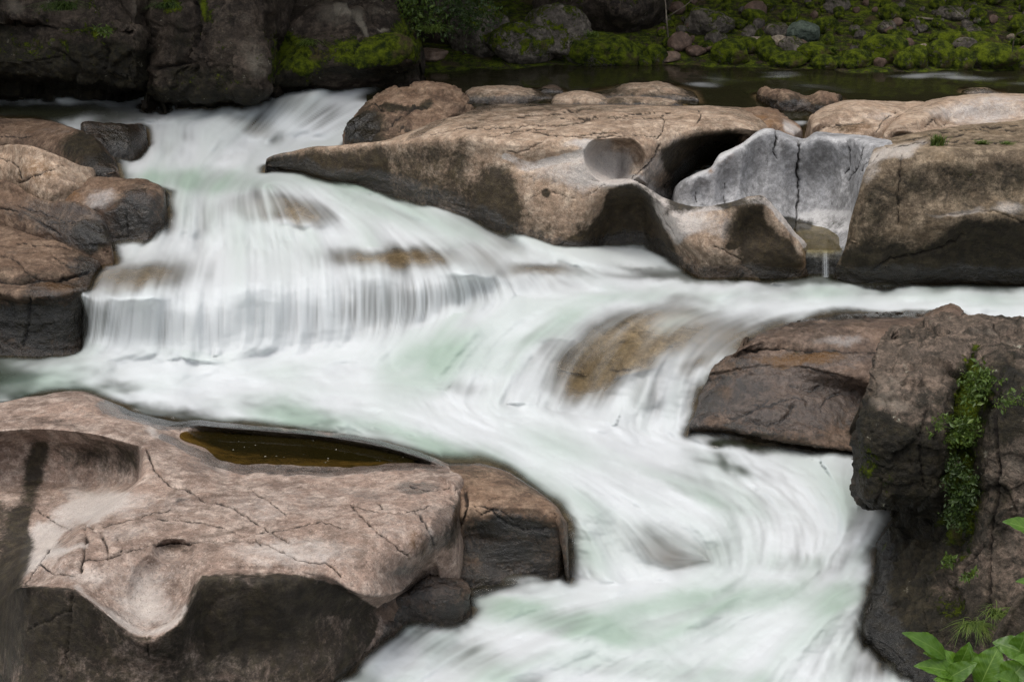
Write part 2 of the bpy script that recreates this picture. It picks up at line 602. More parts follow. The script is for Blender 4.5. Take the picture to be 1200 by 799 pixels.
LIP = [(70, 345, -1.75), (96, 346, -1.28), (130, 347, -1.26), (155, 347, -1.26), (180, 347, -1.26), (205, 345, -1.255), (230, 342, -1.25), (255, 338, -1.245), (280, 335, -1.24),
       (305, 331, -1.23), (330, 328, -1.22), (355, 325, -1.21), (380, 322, -1.2), (400, 320, -1.2), (420, 319, -1.2), (445, 320, -1.2), (470, 321, -1.2), (500, 321, -1.2),
       (530, 320, -1.2), (548, 323, -1.22), (580, 320, -1.24), (620, 318, -1.27), (660, 320, -1.32), (690, 325, -1.36)]
ZP += LIP + [(x, y - 7, z + .015) for x, y, z in LIP]
BASE = [(60, 404, -2.07), (90, 406, -2.06), (125, 410, -1.92), (150, 412, -1.92), (180, 414, -1.92), (205, 415, -1.92), (230, 415, -1.92), (260, 413, -1.92), (300, 410, -1.92), (330, 407, -1.92),
        (360, 405, -1.92), (390, 403, -1.92), (415, 402, -1.92), (440, 401, -1.92), (470, 397, -1.90), (500, 381, -1.78), (540, 363, -1.68), (580, 354, -1.57), (620, 347, -1.49), (660, 343, -1.43), (690, 338, -1.4)]
ZP += [(x, y + 22, -2.02) for x, y, z in BASE if x < 450]
ZP += BASE
ZP += [(x, 323, -1.38) for x in range(720, 1480, 90)] + [(x, 345, -1.4) for x in range(760, 1480, 90)] + [(x, 366, -1.42) for x in range(880, 1480, 90)]
ZP += [(950, 395, -1.62), (920, 440, -1.95), (1050, 440, -1.95), (1200, 440, -1.95), (1350, 440, -1.95), (960, 490, -2.2), (1060, 500, -2.3), (1300, 520, -2.4)]
ZP += [(700, 345, -1.41), (650, 355, -1.45), (600, 372, -1.54), (550, 384, -1.63), (510, 396, -1.75), (480, 412, -1.92), (455, 420, -2.05), (470, 435, -2.08), (500, 462, -2.09), (560, 472, -2.1),
       (620, 478, -2.11), (690, 486, -2.13), (540, 420, -1.86), (600, 412, -1.76), (650, 395, -1.58), (520, 440, -2.0), (580, 440, -1.95), (630, 445, -1.96),
       (700, 370, -1.44), (760, 366, -1.43), (820, 372, -1.45), (680, 402, -1.6), (740, 400, -1.57), (800, 398, -1.53), (655, 425, -1.82), (690, 455, -2.03), (735, 442, -1.85), (780, 422, -1.68),
       (825, 405, -1.57), (720, 464, -2.05), (760, 443, -1.82), (800, 433, -1.73), (830, 426, -1.68), (850, 420, -1.64), (720, 492, -2.14), (760, 497, -2.16), (800, 502, -2.17), (835, 504, -2.18), (860, 516, -2.2)]
ZP += [(x, y, -2.07) for x in range(-130, 430, 90) for y in (430, 452, 475)] + [(200, 492, -2.07), (300, 500, -2.08), (400, 490, -2.08), (400, 460, -2.07), (500, 500, -2.09), (450, 520, -2.09), (450, 470, -2.08)]
ZP += [(600, 520, -2.12), (700, 530, -2.15), (800, 540, -2.2), (900, 545, -2.24), (980, 560, -2.29), (540, 540, -2.1), (0, 560, -3.3), (-60, 520, -2.8), (20, 515, -2.7), (100, 520, -2.8), (160, 530, -2.7), (60, 545, -3.2), (120, 580, -3.3), (60, 610, -3.4), (-80, 600, -3.4), (0, 630, -3.4), (200, 560, -2.7), (400, 570, -2.45), (0, 700, -3.3), (200, 700, -3.0),
       (300, 799, -2.95), (0, 800, -2.95), (400, 650, -2.55), (600, 556, -2.17), (660, 588, -2.24), (700, 604, -2.29), (750, 612, -2.32), (720, 642, -2.5), (775, 648, -2.5), (820, 642, -2.47), (820, 612, -2.35), (900, 610, -2.38), (980, 620, -2.43), (1030, 640, -2.47),
       (668, 630, -2.45), (662, 655, -2.62), (690, 676, -2.67), (740, 681, -2.68), (800, 676, -2.63), (850, 665, -2.58), (900, 656, -2.52), (960, 658, -2.51), (1020, 680, -2.58),
       (850, 690, -2.6), (900, 696, -2.61), (800, 722, -2.7), (960, 700, -2.62), (1000, 722, -2.7), (930, 735, -2.73), (860, 735, -2.74), (550, 690, -2.72), (500, 710, -2.75), (450, 740, -2.8), (600, 715, -2.71),
       (700, 720, -2.72), (400, 790, -2.9), (600, 790, -2.85), (800, 790, -2.84), (1000, 790, -2.86), (1100, 790, -2.9), (-100, 900, -3.1), (400, 900, -3.05), (800, 900, -3.0), (1200, 900, -3.1), (1400, 900, -3.1), (1250, 700, -2.9),
       (1250, 600, -2.7), (1100, 560, -2.5), (1400, 700, -2.9), (-150, 560, -3.2), (-150, 700, -3.4)]
ZP = np.array(ZP, float)
_, _u = np.unique(ZP[:, :2], axis=0, return_index=True)
ZP = ZP[np.sort(_u)]


class RBF:
    def __init__(self, P, V):
        self.P = np.asarray(P, float) / 100.0
        d = np.linalg.norm(self.P[:, None] - self.P[None], axis=-1)
        n = len(P)
        A = np.zeros((n + 3, n + 3))
        A[:n, :n] = d - 1e-4 * np.eye(n)
        A[:n, n] = 1
        A[:n, n + 1:] = self.P
        A[n:, :n] = A[:n, n:].T
        V = np.asarray(V, float).reshape(n, -1)
        self.w = np.linalg.solve(A, np.concatenate([V, np.zeros((3, V.shape[1]))]))

    def __call__(self, px, py):
        q = np.stack([np.asarray(px, float).ravel(), np.asarray(py, float).ravel()], -1) / 100.0
        out = np.empty((len(q), self.w.shape[1]))
        for i in range(0, len(q), 20000):
            b = q[i:i + 20000]
            d = np.sqrt(((b[:, None] - self.P[None]) ** 2).sum(-1))
            out[i:i + 20000] = d @ self.w[:-3] + self.w[-3] + b @ self.w[-2:]
        return out.reshape(*np.shape(px), -1)


ZF = RBF(ZP[:, :2], ZP[:, 2])


def water_z(px, py):
    px = np.clip(px, -165, 1365)
    py = np.clip(py, 60, 900)
    return ZF(px, py)[..., 0]


# ------------------------------------------------------------------ materials of the stone
TAN = rock_mat('tan_granite', (0.36, 0.255, 0.178), (0.235, 0.165, 0.115), (0.5, 0.395, 0.3), stain_shade=(0.013, 0.0105, 0.006), speck=0.6, pale=(0.52, 0.50, 0.48))
PINK = rock_mat('pink_granite', (0.275, 0.195, 0.152), (0.165, 0.117, 0.092), (0.4, 0.32, 0.265), speck=0.9, pale=(0.50, 0.46, 0.42), bump=0.5)
GREY = rock_mat('grey_granite', (0.30, 0.30, 0.305), (0.20, 0.197, 0.195), (0.40, 0.395, 0.395), speck=0.5, pale=(0.52, 0.51, 0.50), bump=0.5)
BLOCK = rock_mat('brown_granite', (0.19, 0.138, 0.086), (0.098, 0.072, 0.047), (0.31, 0.24, 0.165), speck=0.6, pale=(0.50, 0.46, 0.42))
BROWN = rock_mat('brown_rock', (0.19, 0.12, 0.078), (0.092, 0.06, 0.042), (0.31, 0.218, 0.15), speck=0.5, rough=0.6)
WETR = rock_mat('wet_rock', (0.15, 0.1, 0.07), (0.08, 0.058, 0.046), (0.215, 0.155, 0.118), speck=0.5, rough=0.45, rust=(0.22, 0.10, 0.015), bump=0.8)
AWASH = rock_mat('awash_rock', (0.25, 0.19, 0.135), (0.155, 0.118, 0.085), (0.33, 0.26, 0.19), speck=.5, rough=.5, bump=.6)
LBANK = rock_mat('left_bank_rock', (0.145, 0.093, 0.062), (0.07, 0.046, 0.033), (0.245, 0.172, 0.12), speck=0.5, rough=0.5, bump=.9)
BOULD = rock_mat('rough_rock', (0.085, 0.066, 0.05), (0.032, 0.027, 0.02), (0.21, 0.155, 0.118), speck=0.6, rough=0.55, mossy=0.02, up=0.0, lichen=0.2, bump=1.0, mscale=2.0, grime=.24, pale=(.30, .25, .20))
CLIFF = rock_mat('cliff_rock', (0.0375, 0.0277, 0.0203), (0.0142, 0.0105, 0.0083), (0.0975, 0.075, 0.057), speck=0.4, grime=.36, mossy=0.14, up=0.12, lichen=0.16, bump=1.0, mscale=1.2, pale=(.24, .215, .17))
MOSSR = rock_mat('mossy_rock', (0.08, 0.068, 0.056), (0.04, 0.0336, 0.0272), (0.176, 0.152, 0.124), speck=0.4, mossy=0.30, up=0.28, lichen=0.1, bump=1.0, mscale=1.2)
MOSSY = rock_mat('thick_moss', (0.08, 0.07, 0.05), (0.04, 0.035, 0.026), (0.18, 0.16, 0.13), speck=0.4, mossy=0.75, up=0.2, bump=1.0, mscale=2.0)
COBBLE = rock_mat('bare_cobble', (0.0875, 0.056, 0.0406), (0.0525, 0.035, 0.0266), (0.133, 0.091, 0.07), speck=0.4, bump=0.5, mossy=-0.2, up=0.1)
PALEC = rock_mat('pale_cobble', (0.208, 0.164, 0.12), (0.136, 0.108, 0.08), (0.288, 0.248, 0.192), speck=0.4, bump=0.7, mossy=0.05, up=0.1, mscale=2.0)
TEAL = rock_mat('lichen_boulder', (0.0595, 0.077, 0.0595), (0.035, 0.0476, 0.0364), (0.105, 0.126, 0.1015), speck=0.3, bump=0.9, mossy=0.05, up=0.15, mscale=2.0)

# ------------------------------------------------------------------ near bedrock, lower left
near = [
    [(-80, 480, -2.1), (-20, 477, -2.1), (40, 466, -2.1), (95, 461, -2.1), (140, 476, -2.1), (160, 484, -2.1), (185, 490, -2.1), (208, 494, -2.1), (230, 493, -2.1), (262, 496, -2.1), (330, 502, -2.1), (420, 512, -2.1), (490, 530, -2.1), (530, 547, -2.12), (548, 560, -2.15)],
    [(-80, 498, -1.9), (-20, 493, -1.88), (40, 480, -1.84), (95, 474, -1.83), (148, 486, -1.94), (168, 491, -1.97), (190, 495, -1.98), (212, 499, -2.0), (235, 498, -1.94), (265, 501, -1.94), (330, 506, -1.95), (420, 517, -1.95), (490, 535, -1.95), (528, 551, -1.96), (545, 567, -1.96)],
    [(-80, 504, -1.86), (-20, 500, -1.83), (40, 492, -1.8), (100, 490, -1.8), (155, 500, -1.82), (178, 505, -1.86), (193, 509, -1.93), (212, 512, -2.03), (234, 516, -2.15), (265, 521, -2.25), (325, 530, -2.3), (410, 537, -2.3), (480, 541, -2.1), (520, 552, -1.94), (541, 572, -1.93)],
    [(-80, 511, -1.83), (-20, 507, -1.81), (40, 503, -1.79), (110, 509, -1.78), (163, 522, -1.78), (172, 523, -1.78), (190, 524, -1.80), (212, 526, -1.85), (236, 531, -1.9), (262, 549, -1.95), (320, 552, -1.95), (400, 553, -1.95), (470, 548, -1.94), (512, 556, -1.9), (537, 580, -1.9)],
    [(-80, 530, 13.3), (-20, 528, 13.4), (40, 526, 13.5), (110, 532, 13.45), (161, 542, 13.0), (171, 540, -1.77), (193, 543, -1.78), (215, 546, -1.80), (238, 550, -1.84), (268, 564, -1.88), (320, 570, -1.89), (400, 572, -1.89), (468, 565, -1.88), (510, 570, -1.87), (535, 590, -1.9)],
    [(-80, 565, 13.2), (-20, 565, 13.4), (40, 562, 13.5), (105, 568, 13.4), (157, 566, 12.95), (168, 563, -1.76), (193, 570, -1.76), (217, 576, -1.77), (240, 580, -1.78), (272, 585, -1.79), (320, 592, -1.8), (400, 594, -1.82), (465, 585, -1.82), (505, 592, -1.84), (530, 607, -1.92)],
    [(-80, 612, 12.5), (-20, 614, 12.5), (40, 614, 12.45), (84, 608, 12.4), (110, 603, 12.2), (121, 606, -1.73), (155, 612, -1.73), (195, 618, -1.73), (230, 620, -1.74), (268, 621, -1.74), (320, 622, -1.74), (400, 622, -1.76), (455, 615, -1.76), (495, 624, -1.84), (525, 632, -2.05)],
    [(-80, 655, 12.1), (-20, 652, 12.0), (25, 645, 11.9), (64, 636, 11.8), (76, 630, 11.6), (90, 630, -1.71), (125, 640, -1.71), (172, 646, -1.72), (222, 645, -1.72), (262, 648, -1.72), (320, 650, -1.72), (395, 650, -1.74), (440, 647, -1.79), (480, 655, -1.97), (512, 657, -2.25)],
    [(-80, 700, 11.6), (-30, 690, 11.5), (5, 680, 11.2), (28, 665, 10.9), (52, 650, -1.79), (76, 654, -1.73), (110, 662, -1.74), (165, 675, -1.86), (224, 665, -1.77), (248, 660, -1.73), (320, 660, -1.73), (385, 662, -1.76), (432, 668, -1.86), (474, 672, -2.12), (508, 664, -2.35)],
    [(-80, 740, 11.4), (-30, 722, 11.2), (5, 700, 10.95), (30, 683, -1.86), (58, 684, -1.8), (86, 687, -1.77), (118, 707, -1.88), (166, 741, -2.08), (214, 712, -1.93), (236, 673, -1.76), (315, 669, -1.77), (375, 674, -1.82), (422, 695, -2.0), (462, 690, -2.2), (504, 670, -2.42)],
    [(-80, 746, 11.4), (-30, 728, 11.2), (4, 706, 10.93), (30, 688, 10.13), (58, 689, 10.05), (86, 692, 9.98), (118, 713, 9.88), (166, 747, 9.77), (214, 718, 9.85), (237, 679, 10.1), (315, 676, 10.2), (376, 681, 10.38), (424, 702, 10.75), (464, 696, 11.2), (504, 675, 11.55)],
    [(-80, 800, 11.2), (-30, 790, 11.0), (0, 780, 10.7), (30, 770, 10.1), (60, 770, 9.98), (90, 770, 9.92), (120, 775, 9.86), (166, 785, 9.8), (212, 780, 9.9), (238, 762, 10.02), (318, 755, 10.2), (395, 748, 10.5), (434, 728, 10.9), (470, 712, 11.3), (508, 688, 11.6)],
    [(-80, 850, 11.1), (-30, 850, 10.8), (0, 850, 10.5), (30, 850, 10.0), (60, 850, 9.85), (90, 850, 9.8), (120, 850, 9.75), (166, 850, 9.75), (212, 850, 9.8), (240, 840, 9.9), (320, 822, 10.05), (400, 785, 10.45), (442, 750, 10.85), (476, 730, 11.2), (510, 700, 11.5)],
]
near_cracks = [
    ([(172, 527), (180, 550), (200, 570), (222, 573), (240, 587), (262, 590), (300, 610), (322, 627), (340, 635)], 1.6, .05),
    ([(95, 655), (128, 655), (152, 642), (175, 640), (200, 632), (226, 634), (262, 632), (300, 632), (330, 645), (352, 657), (385, 660), (400, 676)], 1.5, .05),
    ([(102, 613), (118, 622), (125, 640), (126, 655)], 1.7, .05), ([(98, 615), (103, 630), (97, 650), (95, 668)], 2.2, .06),
    ([(138, 628), (143, 640), (140, 652)], 1.2, .03), ([(120, 618), (165, 605), (200, 597)], 1.0, .02),
    ([(185, 607), (230, 613), (262, 618), (288, 628)], 1.1, .025), ([(297, 577), (318, 588), (335, 605)], 1.1, .03),
    ([(300, 624), (345, 618), (372, 610), (400, 616)], 1.0, .025), ([(300, 630), (306, 640)], 1.4, .04),
    ([(410, 590), (445, 602), (478, 600), (505, 592)], 1.2, .03), ([(412, 592), (438, 620), (460, 635), (478, 652)], 1.5, .05),
    ([(488, 600), (505, 620), (510, 640)], 1.8, .05),
    ([(45, 660), (62, 672), (88, 673)], 1.2, .03), ([(75, 628), (50, 652), (30, 683)], 1.2, .03), ([(40, 595), (65, 612), (85, 620)], 1.2, .03),
    ([(86, 690), (82, 720), (80, 760), (70, 799)], 1.2, .03, .6), ([(30, 740), (45, 730), (82, 717)], 1.2, .03, .6), ([(172, 745), (176, 770)], 1.2, .03, .6),
    ([(480, 568), (505, 575), (540, 573)], 1.2, .03), ([(110, 690), (140, 722), (170, 735), (200, 728), (222, 706)], 1.0, .02, .6), ([(445, 590), (447, 597)], 1.4, .04),
]
near_spots = [
    ('wet', 215, 548, 50, 18, .32), ('wet', 440, 572, 80, 16, .2), ('wet', 60, 482, 60, 9, .25), ('wet', 350, 612, 70, 12, .25), ('wet', 500, 605, 30, 30, .45), ('stain_shade', 470, 655, 30, 20, .4), ('stain_shade', 500, 640, 14, 30, .5),
     ('stain_shade', 200, 490, 70, 9, .8, 12), ('stain_shade', 350, 512, 130, 7, .9, 6), ('stain_shade', 470, 533, 50, 7, .8, 15), ('stain_shade', 535, 615, 14, 45, .8, 15),
    ('stain_shade', 115, 530, 60, 20, .38), ('stain_shade', 150, 550, 14, 24, .3), ('pale', 150, 625, 60, 12, .4, -10), ('pale', 190, 660, 40, 30, .4), ('pale', 300, 590, 90, 22, .3), ('pale', 430, 575, 60, 14, .2), ('pale', 350, 640, 90, 12, .35, 4), ('pale', 160, 720, 40, 24, .5), ('pale', 75, 675, 50, 10, .4),  # the dark ellipses put shade on the bowl wall
    ('stain_shade', 270, 715, 40, 30, .35), ('stain_shade', 350, 700, 60, 22, .35), ('stain_shade', 300, 740, 60, 30, .3), ('stain_shade', 60, 740, 50, 30, .2),
    ('pale', 110, 590, 50, 22, .75), ('pale', 50, 630, 25, 25, .7), ('pale', 80, 545, 30, 28, .3), ('pale', 60, 655, 45, 14, .35), ('pale', 140, 680, 50, 28, .4), ('pale', 185, 710, 35, 25, .45), ('pale', 330, 655, 80, 14, .55, 6),
    ('pale', 190, 590, 50, 16, .35), ('pale', 300, 598, 40, 12, .2), ('pale', 260, 548, 12, 16, .6, -30), ('pale', 370, 590, 60, 18, .2), ('pale', 180, 506, 14, 7, .8, 40), ('pale', 460, 625, 26, 24, .4), ('pale', 380, 640, 60, 20, .25),
    ('wet', 200, 493, 60, 10, 1.1, 12), ('wet', 340, 512, 110, 8, 1.1, 6), ('wet', 470, 535, 60, 10, 1.0, 15), ('wet', 130, 478, 20, 9, .9, 30), ('wet', 65, 495, 60, 7, .5), ('wet', 340, 535, 110, 16, .6), ('rust', 200, 490, 60, 9, .8, 12), ('rust', 420, 518, 90, 8, .6),
    ('rust', 490, 640, 20, 30, .4), ('wet', 490, 570, 28, 6, .7, 5), ('wet', 210, 587, 12, 6, .7), ('wet', 430, 585, 45, 12, .3, 5), ('stain_shade', 205, 643, 22, 10, .7), ('wet', 520, 620, 15, 40, .7, 30), ('wet', 480, 680, 40, 20, .8), ('moss', 330, 710, 60, 30, .12), ('moss', 120, 760, 80, 30, .1),
]
near_polys = [('stain_shade', [(20, 508), (110, 512), (163, 525), (163, 550), (140, 566), (90, 572), (40, 572), (20, 560)], .34, 9), ('stain_shade', [(-200, 690), (4, 702), (30, 685), (60, 686), (88, 690), (104, 702), (118, 714), (140, 730), (160, 744), (182, 746), (206, 733), (217, 714), (225, 690), (237, 675), (270, 671), (330, 672), (372, 677), (400, 685), (430, 704), (448, 716), (440, 745), (300, 960), (-200, 960)], .85, 2.5),  # bowl wall shade put into colour; front face mixes stain and shade
              ('stain_shade', [(-200, 590), (0, 585), (32, 600), (20, 660), (2, 705), (-200, 780)], .8, 9), ('pale', [(60, 600), (110, 585), (150, 580), (112, 608), (84, 622), (60, 612)], .5, 8), ('pale', [(25, 640), (45, 612), (80, 620), (60, 640), (40, 665), (24, 672)], .45, 5)]
near_bands = [('stain_shade', [(46, 526), (40, 555), (30, 595), (20, 640), (8, 690)], 12, .8), ('stain_shade', [(30, 640), (14, 690), (6, 740)], 14, .9), ('pale', [(90, 688), (118, 712), (160, 741), (182, 743), (208, 729), (217, 712)], 4, .5), ('pale', [(20, 684), (50, 650), (100, 640)], 4, .4), ('wet', [(190, 512), (240, 533), (262, 549), (330, 552), (400, 553), (480, 545)], 5, .9), ('stain_shade', [(240, 533), (262, 549), (330, 551), (400, 552), (470, 547)], 2.5, .5), ('stain_shade', [(145, 480), (200, 494), (330, 508), (420, 519), (500, 538)], 6, .9), ('wet', [(145, 480), (200, 494), (330, 508), (420, 519), (500, 538)], 9, 1.0), ('rust', [(180, 487), (260, 498), (340, 508)], 5, .8)]
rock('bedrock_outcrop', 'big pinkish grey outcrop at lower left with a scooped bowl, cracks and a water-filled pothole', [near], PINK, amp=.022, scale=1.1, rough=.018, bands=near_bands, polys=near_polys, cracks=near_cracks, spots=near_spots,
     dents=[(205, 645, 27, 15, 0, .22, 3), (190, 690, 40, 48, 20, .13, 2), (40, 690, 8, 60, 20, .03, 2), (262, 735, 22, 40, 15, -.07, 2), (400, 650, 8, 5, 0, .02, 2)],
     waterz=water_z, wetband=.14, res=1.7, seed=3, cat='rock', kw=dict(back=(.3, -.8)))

block = [
    [(520, 545, -2.3), (556, 546, -2.3), (590, 556, -2.3), (620, 574, -2.3), (650, 594, -2.3), (664, 614, -2.4)],
    [(527, 552, -1.98), (558, 551, -1.97), (590, 560, -1.97), (618, 577, -1.98), (647, 595, -2.0), (658, 613, -2.1)],
    [(535, 572, -1.95), (558, 576, -1.94), (588, 580, -1.94), (617, 588, -1.96), (648, 598, -1.99), (658, 620, -2.12)],
    [(541, 592, -1.99), (560, 594, -1.96), (586, 594, -1.955), (616, 595, -1.96), (649, 601, -1.99), (658, 628, -2.2)],
    [(543, 600, 11.83), (562, 600, 11.85), (587, 600, 11.85), (617, 601, 11.86), (651, 607, 11.8), (660, 636, 12.0)],
    [(545, 630, 11.9), (565, 632, 11.9), (590, 634, 11.85), (618, 634, 11.86), (652, 634, 11.85), (661, 646, 12.0)],
    [(540, 660, 11.85), (565, 664, 11.8), (592, 668, 11.8), (620, 670, 11.82), (652, 666, 11.9), (663, 668, 12.05)],
    [(535, 690, 11.7), (565, 690, 11.7), (592, 690, 11.7), (620, 690, 11.75), (652, 690, 11.9), (664, 690, 12.05)],
]
rock('rock_block', 'squarish wet brown block at the right end of the pinkish outcrop', [block], BROWN, amp=.025, scale=2.0, strata=.05, cracks=[([(545, 575), (548, 596), (540, 615), (528, 640)], 3.0, .06), ([(556, 592), (575, 596), (590, 612), (620, 622), (640, 617)], 1.4, .04),
     ([(573, 588), (586, 582)], 1.6, .04), ([(560, 600), (590, 598), (602, 610)], 1.2, .03)], spots=[('wet', 600, 635, 70, 40, 1.0), ('stain_shade', 600, 632, 70, 36, .75), ('stain_shade', 610, 615, 60, 12, .5), ('stain_shade', 580, 650, 60, 14, .4), ('rust', 590, 630, 50, 20, .5), ('pale', 545, 655, 20, 12, .4)],
     waterz=water_z, wetband=.2, res=1.8, seed=5, kw=dict(back=(.2, -.6)))
wedge = [
    [(440, 690, 11.6), (470, 676, 11.7), (497, 663, 11.75), (520, 668, 11.75), (548, 682, 11.7)],
    [(446, 700, 11.35), (472, 684, 11.45), (498, 668, 11.55), (522, 676, 11.5), (549, 688, 11.5)],
    [(455, 712, 11.2), (478, 697, 11.25), (505, 688, 11.3), (530, 690, 11.3), (551, 692, 11.45)],
    [(456, 716, 11.2), (480, 703, 11.22), (508, 695, 11.25), (532, 696, 11.28), (552, 698, 11.45)],
    [(456, 730, 11.1), (482, 722, 11.2), (508, 716, 11.2), (532, 712, 11.25), (552, 708, 11.4)],
]
rock('wedge_rock', 'small dark wedge-shaped rock half in the foam below the brown block', [wedge], WETR, amp=.02, scale=3, facet=.04, fscale=3, spots=[('wet', 500, 690, 60, 30, .7)], res=1.8, seed=8, waterz=water_z, wetband=.25, kw=dict(ends=(.05, .05)))
cleft = [
    [(385, 668, 11.5), (405, 662, 11.6), (425, 660, 11.7), (448, 664, 11.7), (470, 668, 11.7)],
    [(388, 676, 11.2), (408, 672, 11.2), (428, 668, 11.3), (450, 672, 11.4), (472, 675, 11.5)],
    [(395, 690, 11.0), (415, 690, 11.0), (436, 686, 11.1), (456, 690, 11.2), (474, 690, 11.35)],
    [(410, 705, 10.98), (425, 703, 10.95), (442, 698, 11.05), (458, 702, 11.15), (474, 702, 11.3)],
    [(420, 730, 10.9), (430, 728, 10.9), (446, 724, 11), (460, 720, 11.1), (476, 715, 11.25)],
]
rock('cleft_rock', 'low glossy dark rock wedged in the cleft between the outcrop and the wedge rock', [cleft], WETR, amp=.025, scale=3, facet=.05, fscale=3, spots=[('wet', 430, 685, 60, 30, .9)], res=1.8, seed=9, kw=dict(ends=(.05, .05)))
knob = ridge([(655, 618), (668, 620), (684, 636), (692, 652)], [(655, 650), (668, 658), (684, 662), (694, 664)], -2.68, .5)
rock('submerged_knob', 'small rounded brown rock under the water beside the brown block', [knob], WETR, amp=.02, spots=[('wet', 672, 640, 40, 40, 1)], res=2, under=0.18, seed=10, kw=dict(ends=(.1, .1)))

# ------------------------------------------------------------------ the big fluted slab in mid stream
slab_main = [
    [(312, 187, 20.3), (345, 177, 20.4), (400, 171, 20.0), (446, 165, 20.2), (529, 138, .02), (567, 124, .02), (600, 122, .03), (632, 122, .04), (662, 122, .05), (692, 122, .06), (722, 123, .06), (757, 123, -.05)],
    [(312, 187.4, 20.1), (345, 177.5, 20.15), (400, 171.4, 19.75), (446, 166.3, 19.7), (510, 151, .05), (563, 143, .08), (600, 143, .1), (635, 143, .12), (665, 143, .14), (693, 143, .16), (722, 142, .18), (757, 142, .04)],
    [(312, 188, 20.0), (345, 178.5, 20.0), (400, 172, 19.6), (442, 168, 19.4), (500, 163.5, 19.0), (560, 160.5, 18.75), (598, 167, 18.5), (637, 165, 18.35), (667, 163, 18.2), (693, 165, 18.05), (722, 162, 18.05), (740, 172, 18.2)],
    [(312, 190, 20.0), (345, 182, 19.97), (400, 176, 19.55), (442, 172, 19.35), (500, 168, 18.95), (560, 166, 18.7), (599, 172, 18.45), (638, 171, 18.3), (667, 170, 18.12), (692, 172, 17.98), (720, 182, 17.95), (738, 188, 18.2)],
    [(312, 193, 20.05), (345, 190, 19.97), (400, 187, 19.5), (442, 184, 19.35), (500, 184, 18.95), (560, 184, 18.72), (601, 186, 18.45), (640, 190, 18.27), (668, 192, 18.05), (690, 197, 17.92), (712, 210, 17.85), (730, 211, 18.2)],
    [(312, 196, 20.05), (345, 198, 20.0), (399, 205, 19.45), (445, 204, 19.35), (500, 210, 18.9), (558, 220, 18.65), (605, 230, 18.25), (640, 235, 18.08), (665, 236, 17.95), (684, 236, 17.9), (698, 228, 18.05), (716, 224, 18.5)],
    [(312, 201, 20.1), (345, 208, 20.1), (400, 224, 19.55), (449, 222, 19.35), (497, 232, 18.9), (548, 245, 18.7), (590, 268, 18.3), (628, 287, 18.12), (650, 300, 18.0), (668, 303, 18.0), (688, 303, 18.3), (706, 305, 18.8)],
    [(312, 210, 20.1), (345, 220, 20.1), (402, 240, 19.55), (452, 242, 19.35), (500, 255, 18.9), (550, 272, 18.7), (592, 292, 18.3), (630, 310, 18.1), (650, 318, 18.0), (668, 318, 18.0), (688, 318, 18.3), (706, 318, 18.8)],
]
slab_top = [
    [(690, 122, .05), (745, 123, .07), (782, 124, .06), (820, 125, .06), (860, 126, .05), (893, 129, .02), (915, 137, -.02)],
    [(690, 141, .13), (748, 141, .2), (785, 137, .2), (825, 134, .18), (860, 134, .15), (890, 138, .08), (912, 146, -.1)],
    [(722, 163, 18.05), (752, 172, 18.3), (782, 161, 18.7), (822, 149, .15), (850, 147, .14), (876, 152, .07), (898, 158, 19.5)],
    [(723, 166, 18.05), (752, 176, 18.28), (783, 165, 18.68), (823, 153, 18.98), (851, 151, 19.1), (876, 156, 19.3), (898, 162, 19.5)],
    [(740, 208, 18.0), (757, 206, 18.35), (788, 184, 19.0), (826, 161, 19.6), (853, 158, 19.8), (875, 162, 19.85), (898, 170, 19.8)],
    [(750, 220, 18.4), (772, 222, 19.1), (800, 212, 19.9), (830, 195, 20.3), (855, 185, 20.4), (880, 185, 20.4), (900, 185, 20.2)],
    [(755, 255, 18.3), (778, 258, 18.8), (805, 258, 19.2), (832, 258, 19.4), (856, 258, 19.4), (880, 258, 19.4), (900, 258, 19.3)],
]
